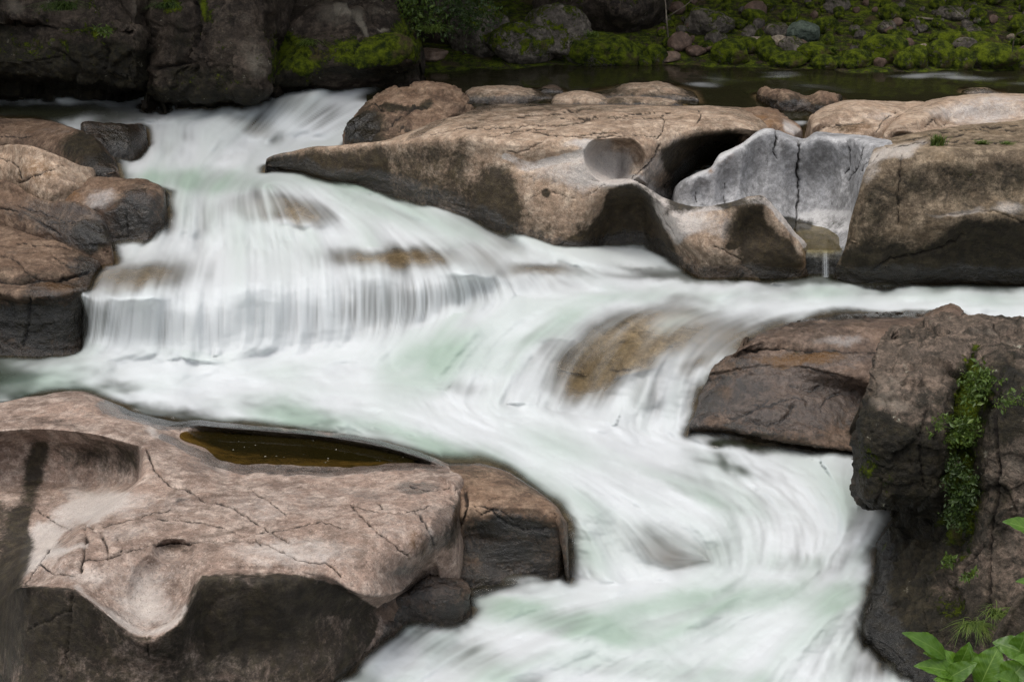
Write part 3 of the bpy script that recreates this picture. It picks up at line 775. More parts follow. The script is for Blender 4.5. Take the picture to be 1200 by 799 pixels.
lobes = [
    [(676, 206, 18.3), (703, 213, 18.3), (722, 213, 18.25), (742, 213, 18.25), (760, 224, 18.05), (785, 238, 17.85), (815, 246, 17.75), (850, 241, 17.65), (878, 233, 17.5), (893, 232, 17.45), (910, 250, 17.4), (930, 274, 17.45), (946, 292, 17.5)],
    [(678, 204, 18.02), (704, 212, 17.9), (722, 210.5, 17.8), (742, 211, 17.75), (760, 221, 17.6), (785, 235, 17.45), (815, 243, 17.35), (850, 238.5, 17.25), (878, 230.5, 17.15), (893, 229.5, 17.1), (910, 247, 17.1), (930, 271, 17.15), (946, 290, 17.3)],
    [(677, 212, 17.97), (700, 217, 17.86), (722, 215, 17.74), (744, 216, 17.65), (764, 228, 17.45), (786, 240, 17.36), (815, 248, 17.26), (850, 245, 17.16), (878, 238, 17.05), (893, 237, 16.99), (909, 254, 17.0), (929, 277, 17.05), (945, 295, 17.2)],
    [(674, 225, 17.95), (696, 228, 17.85), (720, 228, 17.85), (747, 228, 17.8), (772, 238, 17.38), (790, 250, 17.25), (816, 258, 17.16), (850, 256, 17.08), (877, 252, 17.1), (894, 252, 17.05), (912, 264, 16.97), (930, 282, 17.02), (944, 299, 17.18)],
    [(671, 245, 17.95), (690, 246, 17.88), (718, 246, 18.2), (750, 246, 18.2), (779, 250, 17.35), (796, 262, 17.18), (820, 270, 17.08), (850, 270, 17.03), (876, 268, 17.2), (895, 268, 17.13), (915, 275, 16.94), (932, 290, 17.0), (944, 303, 17.15)],
    [(665, 275, 17.98), (680, 275, 17.95), (712, 278, 18.3), (752, 280, 18.25), (792, 278, 17.3), (809, 288, 17.08), (828, 293, 16.98), (850, 295, 16.96), (875, 295, 17.1), (898, 293, 17.02), (918, 297, 16.93), (934, 305, 17.0), (944, 312, 17.15)],
    [(655, 302, 18.0), (678, 305, 17.95), (710, 310, 18.2), (758, 314, 18.1), (812, 311, 17.25), (823, 315, 17.1), (835, 319, 17.08), (852, 321, 17.08), (875, 322, 17.1), (900, 323, 17.1), (920, 324, 17.1), (935, 324, 17.1), (946, 324, 17.2)],
]
slab_cracks = [
    ([(545, 152), (585, 150), (620, 147), (650, 148), (690, 141), (720, 136)], 1.5, .05), ([(600, 137), (640, 135), (680, 128)], 1.3, .04), ([(575, 160), (610, 152), (640, 152)], 1.2, .04), ([(625, 155), (660, 160), (690, 158), (725, 155)], 1.6, .05),
    ([(640, 158), (690, 162), (720, 160)], 1.2, .04), ([(700, 160), (740, 158), (768, 161)], 1.2, .04), ([(650, 141), (700, 137), (760, 140), (790, 133)], 1.0, .03), ([(770, 162), (778, 148), (776, 138)], 1.4, .04), ([(505, 158), (530, 153), (560, 150)], 1.2, .03),
    ([(815, 146), (822, 135), (818, 128)], 1.2, .03), ([(720, 140), (735, 134), (770, 132)], 1.0, .03),
    ([(640, 224), (660, 230), (675, 233), (692, 227), (710, 215)], 1.0, .02, .7), ([(612, 245), (620, 232), (640, 226)], 1.0, .02, .6), ([(596, 178), (618, 176), (640, 164)], 1.6, .03, .5), ([(742, 210), (765, 190), (772, 170)], 1.3, .04, .9),
    ([(744, 210), (768, 232), (778, 255), (795, 285)], 1.0, .015, .5), ([(838, 288), (856, 297), (868, 305)], 1.6, .04, .7),
]
slab_spots = [
    ('stain_shade', 590, 225, 30, 40, .4), ('rust', 400, 195, 60, 16, .5), ('rust', 470, 205, 50, 20, .3), ('pale', 655, 200, 60, 22, .35), ('pale', 690, 215, 30, 22, .3), ('pale', 640, 150, 120, 8, .25),  # broad pale swaths put light on the face into the colour
    ('stain_shade', 645, 215, 20, 12, .25), ('stain_shade', 690, 285, 40, 30, .75), ('stain_shade', 740, 270, 42, 40, .95), ('stain_shade', 735, 230, 22, 16, .7), ('stain_shade', 870, 275, 22, 34, .95, -25), ('stain_shade', 900, 305, 32, 18, .9), ('stain_shade', 915, 275, 14, 22, .6, -25), ('stain_shade', 885, 248, 20, 14, .45), ('stain_shade', 800, 205, 60, 36, .6), ('stain_shade', 850, 190, 50, 30, .7),  # the last two paint shade into the cavity under the overhang
    ('stain_shade', 690, 300, 60, 16, .6), ('stain_shade', 855, 288, 6, 5, 1.0), ('stain_shade', 913, 297, 4, 4, 1.0), ('stain_shade', 642, 228, 6, 4, 1.2), ('stain_shade', 860, 312, 50, 9, .35),
    ('pale', 455, 210, 18, 16, .45, 40), ('pale', 600, 185, 26, 6, .5, 15), ('pale', 640, 189, 34, 4, 1.0, -10), ('pale', 668, 205, 40, 20, .35), ('pale', 690, 168, 30, 5, .9), ('pale', 712, 192, 32, 22, 1.2), ('pale', 735, 213, 26, 5, 1.0), ('pale', 775, 240, 18, 34, .9, -38), ('pale', 800, 262, 26, 20, .8), ('pale', 840, 262, 30, 18, .6),
    ('pale', 780, 185, 34, 14, .8, -45), ('pale', 897, 232, 16, 5, 1.0), ('pale', 925, 262, 8, 30, .9, -38), ('pale', 850, 240, 40, 4, .9, -6), ('pale', 905, 285, 16, 18, .4), ('pale', 660, 262, 30, 26, .3), ('rust', 610, 185, 20, 14, .3), ('rust', 590, 190, 40, 14, .35), ('rust', 640, 262, 25, 35, .3), ('rust', 840, 315, 60, 10, .4), ('rust', 940, 310, 10, 20, .8),
    ('wet', 660, 305, 80, 12, .8), ('wet', 330, 195, 40, 20, .6), ('wet', 500, 152, 40, 5, .7, -30), ('wet', 845, 318, 110, 6, .8),
]
slab_polys = [('stain_shade', [(300, 186), (345, 180), (400, 174), (500, 165), (545, 164), (560, 180), (552, 200), (585, 196), (606, 215), (616, 245), (626, 270), (640, 300), (600, 320), (400, 245), (300, 215)], .8, 17), ('stain_shade', [(300, 186), (345, 180), (400, 174), (450, 172), (460, 240), (300, 215)], .3, 8), ('stain_shade', [(640, 292), (690, 272), (706, 246), (714, 222), (738, 217), (760, 232), (770, 252), (786, 280), (806, 312), (700, 330), (630, 312)], .85, 5),
              ('stain_shade', [(868, 246), (892, 242), (900, 262), (915, 280), (942, 300), (946, 330), (890, 330), (880, 306), (862, 275)], .8, 5), ('stain_shade', [(772, 175), (800, 160), (850, 150), (890, 162), (900, 240), (780, 250), (790, 215)], .75, 8), ('wet', [(300, 200), (345, 205), (400, 222), (450, 222), (500, 232), (550, 244), (592, 268), (628, 288), (655, 300), (655, 330), (300, 260)], .8, 5)]  # lobe stain, painted shade in the overhung cavity, wet foot
slab_bands = [('pale', [(735, 212), (752, 216), (768, 232), (780, 254), (794, 282)], 6, .9), ('pale', [(745, 213), (765, 224), (790, 238), (816, 245), (850, 241), (880, 232), (895, 231)], 4, 1.2), ('pale', [(895, 231), (910, 249), (930, 273), (945, 291)], 4, 1.2), ('pale', [(686, 168), (692, 192), (706, 207), (724, 212)], 4, 1.0), ('pale', [(592, 184), (622, 193), (650, 190), (682, 178), (700, 171)], 4, .9), ('stain_shade', [(596, 176), (612, 182), (636, 172), (660, 166)], 2, .5)]
rock('fluted_slab', 'long tan slab in mid stream with dark stained face, white scoops and fluted lobes on its right', [slab_main, slab_top, lobes], TAN, amp=.024, scale=1.2, rough=.012, bands=slab_bands, polys=slab_polys, cracks=slab_cracks, spots=slab_spots, dents=[(720, 186, 36, 30, 10, .6, 3, 164), (640, 190, 60, 10, -10, .06, 2), (700, 150, 70, 6, -4, .0, 2)],
     waterz=water_z, wetband=.24, res=1.7, seed=14, strata=.02, kw=[dict(back=(.6, -.9), ends=(.1, .9), drop=(1.2, .3)), dict(back=(.6, -.9), ends=(.4, .4), drop=(.5, .5)), dict(back=(.4, -.7), ends=(.5, .5), drop=(.2, .6), side=(.0, .05))])

cracked = [
    [(402, 156, 21.0), (420, 130, 21.5), (445, 110, 21.9), (470, 102, 22.2), (505, 98, 22.3), (530, 103, 22.2), (548, 117, 21.8)],
    [(403, 160, 20.7), (422, 136, 21.0), (448, 118, 21.3), (475, 108, 21.6), (508, 104, 21.6), (530, 110, 21.4), (545, 124, 21.1)],
    [(406, 163, 20.5), (424, 143, 20.7), (452, 128, 20.8), (480, 122, 20.9), (508, 120, 20.9), (522, 124, 20.8), (535, 130, 20.7)],
    [(412, 166, 20.3), (426, 150, 20.3), (452, 143, 20.3), (482, 139, 20.4), (505, 137, 20.5), (515, 138, 20.5), (525, 138, 20.6)],
    [(424, 168, 20.0), (432, 160, 19.9), (450, 158, 19.85), (478, 154, 19.8), (498, 151, 19.9), (507, 149, 20.1), (515, 147, 20.3)],
    [(428, 170, 19.9), (436, 168, 19.7), (452, 168, 19.65), (470, 168, 19.7), (490, 164, 19.8), (500, 160, 20), (510, 156, 20.2)],
]
rock('cracked_rock', 'rough dark cracked rock at the left end of the tan slab beside the upper cascade', [cracked], BROWN, amp=.045, scale=2.5, facet=.10, fscale=2.0, rough=.05, cracks=[([(445, 150), (470, 140), (482, 130), (500, 128)], 1.8, .06), ([(460, 162), (468, 148), (485, 150)], 1.6, .05), ([(440, 128), (470, 133), (500, 124)], 1.4, .05), ([(430, 165), (445, 150), (440, 138)], 1.6, .05)],
     spots=[('stain_shade', 418, 150, 24, 28, 1.2), ('stain_shade', 450, 150, 40, 20, .45), ('stain_shade', 468, 126, 30, 5, 1.3), ('stain_shade', 500, 122, 10, 6, .8), ('wet', 420, 150, 25, 22, .8), ('stain_shade', 440, 160, 18, 10, .4)], waterz=None, res=1.8, seed=20, kw=dict(ends=(.1, .1), back=(.4, -.5)))

# ------------------------------------------------------------------ white sculpted wall with its basin
wall = [
    [(790, 222, 18.9), (812, 205, 18.9), (833, 196, 18.9), (842, 182, 18.8), (866, 170, 18.9), (897, 151, 19), (933, 161, 19.2), (941, 163, 19.2), (957, 155, 19.3), (980, 157, 19.2), (1003, 159, 19), (1025, 162, 18.6), (1048, 168, 18.2)],
    [(791, 224, 18.45), (811, 207, 18.35), (833, 198, 18.35), (842, 184, 18.35), (866, 172, 18.45), (897, 153, 18.55), (933, 167, 18.55), (940, 167, 18.55), (957, 158, 18.55), (980, 161, 18.4), (1003, 163, 18.1), (1022, 168, 17.8), (1043, 178, 17.35)],
    [(792, 228, 18.4), (811, 211, 18.28), (833, 203, 18.28), (845, 189, 18.28), (868, 177, 18.38), (899, 158, 18.5), (933, 172, 18.52), (940, 172, 18.52), (957, 164, 18.45), (980, 167, 18.3), (1003, 170, 18.0), (1021, 176, 17.65), (1038, 186, 17.2)],
    [(793, 234, 18.35), (813, 225, 18.28), (836, 215, 18.28), (860, 208, 18.35), (890, 200, 18.47), (915, 200, 18.58), (933, 212, 18.66), (940, 212, 18.66), (957, 208, 18.55), (980, 208, 18.35), (998, 207, 18.0), (1009, 207, 17.5), (1018, 207, 17.0)],
    [(794, 242, 18.3), (814, 241, 18.22), (837, 242, 18.22), (860, 245, 18.22), (890, 250, 18.25), (915, 257, 18.25), (933, 262, 18.3), (940, 263, 18.3), (957, 266, 18.15), (980, 268, 17.95), (996, 264, 17.7), (1005, 258, 17.3), (1012, 250, 17.0)],
    [(800, 262, 17.7), (815, 266, 17.65), (845, 272, 17.6), (870, 280, 17.5), (897, 287, 17.4), (920, 291, 17.35), (938, 290, 17.3), (945, 291, 17.3), (957, 291, 17.3), (974, 291, 17.3), (990, 286, 17.15), (1003, 276, 17.0), (1010, 268, 16.95)],
    [(805, 275, 17.6), (820, 280, 17.55), (845, 285, 17.5), (870, 290, 17.4), (897, 294, 17.3), (920, 295, 17.27), (938, 296, 17.22), (946, 295, 17.2), (958, 296, 17.2), (973, 296, 17.2), (987, 292, 17.1), (1000, 284, 16.98), (1006, 276, 16.92)],
    [(805, 330, 17.5), (820, 330, 17.45), (845, 330, 17.4), (870, 330, 17.35), (897, 330, 17.28), (920, 330, 17.25), (938, 330, 17.22), (946, 330, 17.2), (958, 330, 17.2), (973, 330, 17.2), (987, 330, 17.12), (1000, 330, 17.05), (1006, 330, 17)],
]
rock('sculpted_wall', 'pale grey water-worn wall with a vertical crack above a small basin', [wall], GREY, amp=.014, scale=1.6, cracks=[([(936, 166), (935, 200), (936, 235), (934, 268)], 1.8, .10), ([(908, 150), (910, 165), (906, 178), (911, 186)], 1.6, .05), ([(992, 166), (996, 190), (988, 205)], 1.4, .04), ([(1012, 172), (1006, 195), (992, 212)], 1.3, .04), ([(849, 215), (848, 240)], 1.3, .03, .7), ([(1020, 185), (1010, 200)], 1.2, .03), ([(815, 225), (818, 238)], 1.5, .04), ([(900, 182), (898, 200)], 1, .02, .6)],
     spots=[('rust', 897, 240, 14, 22, .35), ('rust', 900, 190, 14, 20, .18), ('stain_shade', 925, 262, 40, 7, .7), ('stain_shade', 960, 312, 60, 14, .9), ('pale', 970, 258, 45, 10, .7), ('pale', 985, 200, 30, 30, .2), ('pale', 850, 180, 40, 10, .3, -35), ('pale', 975, 163, 40, 5, .6), ('stain_shade', 975, 200, 6, 6, .0), ('rust', 830, 205, 16, 6, .3), ('wet', 950, 280, 60, 12, .5), ('wet', 960, 312, 60, 16, .7), ('stain_shade', 870, 232, 2, 2, 1), ('stain_shade', 977, 238, 2, 3, 1)],
     rough=.012, dents=[(913, 160, 6, 18, 0, .05, 2), (822, 228, 12, 20, 0, .08, 2), (852, 215, 13, 34, 10, .10, 2), (884, 205, 16, 46, 5, .10, 2), (965, 215, 20, 55, 0, .12, 2), (1000, 205, 13, 48, -10, .10, 2)], bands=[('pale', [(811, 207), (833, 197), (843, 184), (866, 171), (898, 153), (916, 148)], 4, .8), ('rust', [(833, 200), (845, 190), (860, 182)], 5, .4)], polys=[('pale', [(936, 250), (1000, 245), (1002, 270), (940, 272)], .6, 6), ('stain_shade', [(800, 232), (880, 238), (930, 255), (928, 268), (800, 262)], .35, 6), ('stain_shade', [(905, 255), (932, 258), (952, 262), (950, 272), (905, 270)], .6, 4)], waterz=water_z, wetband=.15, res=1.7, seed=23, kw=dict(back=(.5, -.6), ends=(.1, .05)))

blockr = [
    [(1040, 164, 18.6), (1060, 158, 18.8), (1095, 152, 19), (1140, 146, 19.2), (1190, 141, 19.3), (1250, 137, 19.4), (1330, 134, 19.4)],
    [(1028, 172, 17.7), (1057, 167, 17.8), (1098, 163, 17.9), (1145, 160, 18), (1195, 157, 18), (1250, 155, 18), (1330, 153, 18)],
    [(1012, 212, 16.95), (1030, 190, 17.0), (1055, 177, 17.05), (1100, 175, 17.0), (1150, 174.5, 16.95), (1200, 174, 16.9), (1330, 172, 16.8)],
    [(1009, 219, 16.86), (1022, 201, 16.86), (1050, 184, 16.88), (1100, 180, 16.86), (1150, 180, 16.85), (1200, 180, 16.8), (1330, 178, 16.7)],
    [(1004, 243, 16.85), (1017, 235, 16.77), (1045, 230, 16.7), (1100, 228, 16.7), (1150, 230, 16.68), (1200, 230, 16.6), (1330, 230, 16.5)],
    [(1001, 270, 16.88), (1015, 272, 16.75), (1045, 272, 16.66), (1100, 262, 16.55), (1150, 255, 16.5), (1200, 258, 16.5), (1330, 258, 16.4)],
    [(990, 292, 16.95), (1008, 298, 16.78), (1045, 300, 16.72), (1100, 295, 16.7), (1150, 292, 16.7), (1200, 292, 16.65), (1330, 292, 16.5)],
    [(984, 308, 17.0), (1005, 320, 16.9), (1045, 326, 16.85), (1100, 328, 16.8), (1150, 328, 16.8), (1200, 328, 16.75), (1330, 328, 16.6)],
    [(984, 335, 17.05), (1005, 340, 16.95), (1045, 342, 16.9), (1100, 342, 16.9), (1150, 342, 16.9), (1200, 342, 16.85), (1330, 342, 16.7)],
]
rock('bedrock_block', 'massive dark brown block at right edge with flat top holding three green tufts', [blockr], BLOCK, amp=.03, scale=1.6, strata=.02, rough=.02, polys=[('stain_shade', [(1002, 232), (1012, 222), (1034, 206), (1062, 192), (1200, 188), (1400, 186), (1400, 345), (980, 345), (988, 296)], .42, 6), ('stain_shade', [(985, 298), (1040, 300), (1080, 292), (1130, 262), (1200, 270), (1400, 262), (1400, 345), (980, 345)], .55, 9)], cracks=[([(1057, 180), (1055, 215), (1052, 262)], 2.2, .05, .7), ([(1025, 318), (1040, 304), (1075, 297), (1110, 288), (1128, 276)], 1.8, .06), ([(1105, 252), (1140, 247), (1170, 246), (1200, 262)], 1.2, .03, .3), ([(1172, 195), (1168, 225)], 1.2, .02, .5), ([(1060, 163), (1110, 160), (1160, 152), (1200, 155)], 1.5, .04), ([(1080, 170), (1130, 168), (1200, 166)], 1.4, .04), ([(1040, 172), (1090, 166), (1150, 163)], 1.3, .03), ([(1100, 155), (1150, 150), (1200, 147)], 1.3, .03), ([(1030, 180), (1012, 200)], 1.2, .03, .6)],
     spots=[('stain_shade', 1060, 300, 60, 30, .3), ('stain_shade', 1120, 325, 170, 14, 1.0), ('stain_shade', 1100, 215, 50, 25, .35), ('stain_shade', 1180, 280, 60, 30, .6), ('stain_shade', 1020, 300, 30, 20, .55), ('stain_shade', 1180, 205, 30, 30, .4), ('stain_shade', 1030, 240, 26, 30, .3), ('pale', 1185, 242, 20, 8, .9, 15), ('pale', 1130, 248, 45, 4, .7, -6), ('pale', 1050, 178, 40, 8, .9, -12), ('pale', 1020, 200, 14, 20, .6, 35), ('rust', 1085, 205, 30, 30, .3), ('wet', 1120, 325, 190, 16, .8), ('pale', 1020, 170, 60, 6, .35), ('pale', 1150, 158, 80, 6, .2)],
     waterz=water_z, wetband=.3, res=1.8, seed=26, kw=dict(back=(.4, -.7)))
slab_r = [
    [(1035, 158, .02), (1070, 125, .1), (1110, 114, .1), (1160, 110, .1), (1210, 110, .08), (1300, 110, .08)],
    [(1036, 158, .12), (1072, 130, .2), (1112, 118, .28), (1160, 114, .3), (1210, 113, .3), (1300, 113, .3)],
    [(1038, 160, .14), (1076, 140, .2), (1115, 128, 20.0), (1160, 122, 20.1), (1210, 122, 20.1), (1300, 122, 20.1)],
    [(1042, 161, .12), (1085, 151, 19.3), (1118, 143, 19.8), (1160, 140, 20.0), (1210, 138, 19.9), (1300, 138, 19.9)],
    [(1044, 162, .1), (1088, 156, 19.1), (1120, 151, 19.2), (1160, 148, 19.3), (1210, 142, 19.4), (1300, 140, 19.4)],
    [(1046, 166, .0), (1090, 162, 19), (1122, 158, 19.1), (1160, 156, 19.2), (1210, 152, 19.3), (1300, 150, 19.3)],
]
rock('scooped_slab', 'pale slab with a long shallow scoop behind the block at upper right', [slab_r], TAN, amp=.02, scale=2, cracks=[([(1085, 150), (1092, 138), (1100, 150), (1108, 145)], 1.4, .04)], spots=[('pale', 1150, 132, 70, 14, .8), ('pale', 1180, 116, 70, 6, .4), ('stain_shade', 1160, 146, 40, 4, .4)], res=1.8, seed=31, kw=dict(back=(.3, -.4), ends=(.05, .2)))
mid_r = [
    [(948, 140, .0), (975, 122, .02), (1010, 118, .03), (1045, 120, .03), (1085, 120, .02)],
    [(950, 145, .03), (976, 126, .15), (1010, 120, .2), (1045, 122, .17), (1082, 122, .1)],
    [(952, 152, .03), (974, 138, .13), (1008, 130, .18), (1040, 130, .17), (1078, 127, .1)],
    [(955, 157, 19.6), (972, 150, 19.6), (1005, 143, 19.7), (1030, 143, 19.7), (1062, 138, 19.9)],
    [(958, 159, 19.4), (975, 156, 19.4), (1005, 153, 19.4), (1024, 155, 19.3), (1045, 152, 19.6)],
    [(960, 168, 19.3), (975, 168, 19.3), (1005, 166, 19.3), (1024, 166, 19.3), (1045, 162, 19.5)],
]
rock('rounded_slab', 'rounded tan rock with a brown hollow between the tan slab and the scooped slab', [mid_r], TAN, amp=.03, scale=2.5, spots=[('stain_shade', 992, 150, 24, 7, .6), ('rust', 1000, 150, 26, 8, .6), ('pale', 1030, 136, 30, 8, .5), ('stain_shade', 1060, 140, 16, 6, .6), ('pale', 975, 164, 30, 6, .8)], cracks=[([(965, 150), (990, 146), (1012, 142)], 1.3, .04), ([(1026, 155), (1034, 140), (1050, 132)], 1.3, .04)], res=1.8, seed=33, kw=dict(back=(.3, -.4), ends=(.05, .05)))
red_r = [
    [(862, 128, 0), (885, 126, .02), (905, 128, .02), (925, 140, 0), (940, 152, -.1)],
    [(864, 131, .08), (886, 128, .12), (905, 131, .1), (923, 143, .0), (938, 155, -.1)],
    [(868, 140, 19.9), (888, 140, 19.9), (905, 140, 19.9), (920, 148, 19.7), (932, 158, 19.6)],
    [(870, 158, 19.7), (888, 158, 19.7), (904, 158, 19.7), (918, 162, 19.6), (930, 168, 19.5)],
]
rock('red_brown_rock', 'reddish brown rock at the right tip of the tan slab behind the white wall', [red_r], BROWN, amp=.025, scale=3, facet=.03, fscale=3, spots=[('pale', 930, 150, 6, 16, 1.0, -38), ('rust', 895, 142, 30, 14, .6)], res=1.8, seed=35, kw=dict(back=(.2, -.4), ends=(.05, .05)))

for nm, lab, top, base, zb, th, mat, sd_ in [
    ('river_rock', 'low tan rock awash beside the cracked rock in the dark river', [(541, 112), (556, 102), (585, 100), (615, 102), (636, 108), (648, 114)], [(546, 120), (560, 119), (590, 119), (615, 118), (634, 116), (650, 116)], 0.0, .9, TAN, 41),
    ('river_rock', 'little black wet rock peeping from the dark river behind the slab', [(620, 109), (632, 104), (648, 100), (655, 103), (660, 108)], [(620, 110), (632, 110), (648, 110), (655, 110), (660, 110)], 0.0, .4, WETR, 42),
    ('river_rock', 'low tan rock in front of the black wet rock at the slab back edge', [(647, 117), (662, 110), (685, 107), (705, 112), (716, 122)], [(648, 124), (662, 125), (685, 125), (705, 125), (716, 125)], 0.02, .7, TAN, 43),
    ('river_rock', 'long smooth tan hump behind the slab, largest rock in the dark river', [(694, 112), (715, 105), (745, 98), (775, 97), (800, 104), (818, 116)], [(694, 114), (715, 116), (745, 117), (775, 117), (800, 117), (818, 117)], 0.0, 1.2, TAN, 44),
    ('river_rock', 'flat tan rock shelf just in front of the long smooth hump', [(705, 118), (725, 113), (755, 113), (785, 116), (800, 122)], [(705, 124), (725, 126), (755, 126), (785, 126), (800, 126)], 0.02, .6, TAN, 45),
    ('river_rock', 'jagged brown rock alone in the dark river right of the hump', [(888, 108), (900, 103), (920, 105), (945, 112), (962, 107), (978, 110), (986, 116)], [(892, 118), (905, 122), (925, 125), (945, 125), (962, 128), (975, 127), (986, 118)], 0.0, .5, BROWN, 46),
    ('river_rock', 'small domed tan rock in the dark river above the scooped slab', [(1127, 108), (1140, 103), (1155, 102), (1168, 107), (1174, 109)], [(1127, 110), (1140, 111), (1155, 111), (1168, 111), (1174, 110)], 0.0, .4, TAN, 47),
]:
    rock(nm, lab, [ridge(top, base, zb, th)], mat, amp=.035, scale=2.5, facet=.03 if mat is BROWN else 0, fscale=2.5, waterz=0.0, wetband=.12, res=1.8, seed=sd_, group='rocks in the dark upper river', strata=.02, kw=dict(ends=(.08, .08), back=(.3, -.4)))

# ------------------------------------------------------------------ left bank rocks
rock('rock_dome', 'smooth brown domed rock at the left edge, uppermost of the left bank', [ridge([(-80, 139), (0, 138), (40, 140), (80, 147), (105, 157), (126, 178), (138, 196)], [(-80, 178), (0, 172), (30, 172), (70, 186), (90, 196), (112, 205), (139, 203)], -.58, 1.3, .3)], LBANK,
     amp=.03, scale=1.5, spots=[('stain_shade', 110, 185, 40, 30, .9), ('stain_shade', 90, 165, 30, 20, .4), ('pale', 70, 152, 40, 8, .35), ('wet', 120, 195, 30, 22, .7), ('rust', 30, 155, 50, 14, .3)], cracks=[([(0, 160), (30, 162), (45, 155)], 1.2, .03)], res=1.8, seed=51, kw=dict(ends=(.3, .1), back=(.3, -.7)))
wetl = ridge([(95, 146), (125, 145), (150, 146), (170, 150)], [(110, 190), (135, 186), (158, 182), (172, 172)], -.62, .9)
rock('wet_ledge', 'black wet ledge beneath thin trickles between the brown dome and the left cascade', [wetl], WETR, amp=.04, scale=2, facet=.03, fscale=2, spots=[('wet', 135, 165, 60, 40, 1), ('stain_shade', 135, 165, 60, 40, .8)], res=1.8, seed=52, kw=dict(ends=(.1, .1)))
rock('tan_slab', 'tan slab with a diagonal crack below the brown dome', [ridge([(-80, 180), (0, 172), (30, 171), (70, 183), (92, 194), (112, 202)], [(-80, 225), (0, 214), (40, 236), (62, 240), (85, 238), (108, 232)], -.78, .8, .25)], TAN,
     amp=.03, scale=1.6, spots=[('stain_shade', 40, 228, 60, 8, .5, 10), ('wet', 60, 205, 70, 30, .3), ('rust', 40, 200, 40, 24, .55), ('stain_shade', 95, 225, 20, 14, .5), ('pale', 80, 215, 26, 10, .4), ('stain_shade', 5, 205, 20, 14, .5)], cracks=[([(20, 215), (45, 203), (75, 193)], 1.5, .05), ([(0, 185), (20, 192), (22, 210)], 1.4, .04)], res=1.8, seed=53, kw=dict(ends=(.3, .1)))
kb = [
    [(66, 236, 18.9), (92, 212, 19.0), (120, 207, 19.0), (150, 208, 19.0), (178, 214, 18.9), (194, 222, 18.8)],
    [(70, 238, 18.6), (94, 222, 18.6), (124, 214, 18.55), (150, 214, 18.5), (178, 219, 18.4), (192, 228, 18.4)],
    [(80, 240, 18.4), (98, 234, 18.25), (128, 222, 18.2), (146, 222, 18.15), (176, 226, 18.15), (189, 234, 18.25)],
    [(88, 246, 18.2), (104, 246, 18.0), (134, 245, 17.95), (148, 246, 17.98), (172, 248, 18.0), (186, 252, 18.15)],
    [(108, 272, 18.0), (118, 276, 17.95), (140, 278, 17.93), (152, 278, 17.93), (172, 276, 17.95), (184, 278, 18.1)],
    [(112, 292, 17.9), (122, 294, 17.85), (142, 295, 17.85), (154, 295, 17.85), (172, 293, 17.9), (184, 292, 18.0)],
]
rock('wet_block', 'brown block with a pale upper facet and wet dark side where the water pours past', [kb], LBANK, amp=.03, scale=2, facet=.035, fscale=1.6, cracks=[([(146, 220), (150, 245), (150, 278)], 1.3, .03, .6)], spots=[('pale', 118, 234, 26, 14, .75, -20), ('wet', 165, 250, 30, 40, .9), ('stain_shade', 160, 252, 36, 38, .85), ('wet', 130, 262, 30, 16, .6), ('rust', 85, 228, 18, 14, .5)], waterz=water_z, wetband=.15, res=1.8, seed=54, kw=dict(ends=(.1, .1)))
rock('layered_slab', 'purplish brown layered slab low on the left bank with open cracks', [ridge([(-80, 220), (0, 212), (30, 225), (55, 238), (90, 240), (112, 250), (128, 275)], [(-80, 278), (0, 268), (28, 276), (60, 284), (92, 292), (112, 296), (130, 296)], -1.06, .75, .2)], LBANK,
     amp=.035, scale=1.8, strata=.05, facet=.03, fscale=1.6, cracks=[([(0, 243), (30, 250), (52, 264), (72, 276)], 1.8, .06), ([(20, 240), (55, 252), (85, 262)], 1.4, .04), ([(60, 262), (90, 258), (120, 272)], 1.6, .05)], spots=[('wet', 95, 270, 50, 28, .8), ('stain_shade', 60, 262, 60, 12, .5, 12), ('stain_shade', 110, 275, 24, 26, .7), ('wet', 40, 245, 60, 20, .5), ('stain_shade', 100, 285, 40, 10, .5)], res=1.8, seed=55, kw=dict(ends=(.3, .05)))
kl = [
    [(-80, 275, -1.02), (0, 264, -1.02), (40, 274, -1.04), (75, 282, -1.06), (105, 286, -1.1), (126, 292, -1.15)],
    [(-80, 292, -1.05), (0, 285, -1.05), (40, 292, -1.06), (72, 296, -1.08), (102, 300, -1.12), (122, 302, -1.19)],
    [(-80, 318, -1.12), (-5, 318, -1.12), (35, 322, -1.12), (66, 322, -1.14), (92, 318, -1.17), (112, 314, -1.21)],
    [(-80, 332, -1.2), (-5, 334, -1.21), (35, 333, -1.2), (66, 330, -1.21), (90, 326, -1.22), (108, 322, -1.24)],
    [(-80, 342, -1.26), (-5, 344, -1.27), (36, 350, -1.29), (68, 346, -1.28), (90, 341, -1.27), (100, 340, -1.28)],
    [(-80, 347, 16.3), (-5, 350, 16.28), (36, 356, 16.2), (68, 352, 16.2), (90, 347, 16.25), (99, 346, 16.3)],
    [(-80, 375, 16.3), (-5, 378, 16.25), (36, 380, 16.22), (68, 378, 16.2), (88, 376, 16.3), (97, 375, 16.4)],
    [(-80, 408, 16.3), (-5, 410, 16.25), (36, 410, 16.2), (68, 410, 16.2), (88, 408, 16.3), (96, 408, 16.4)],
    [(-80, 425, 16.2), (-5, 425, 16.2), (36, 425, 16.15), (68, 425, 16.15), (88, 425, 16.25), (96, 425, 16.4)],
]
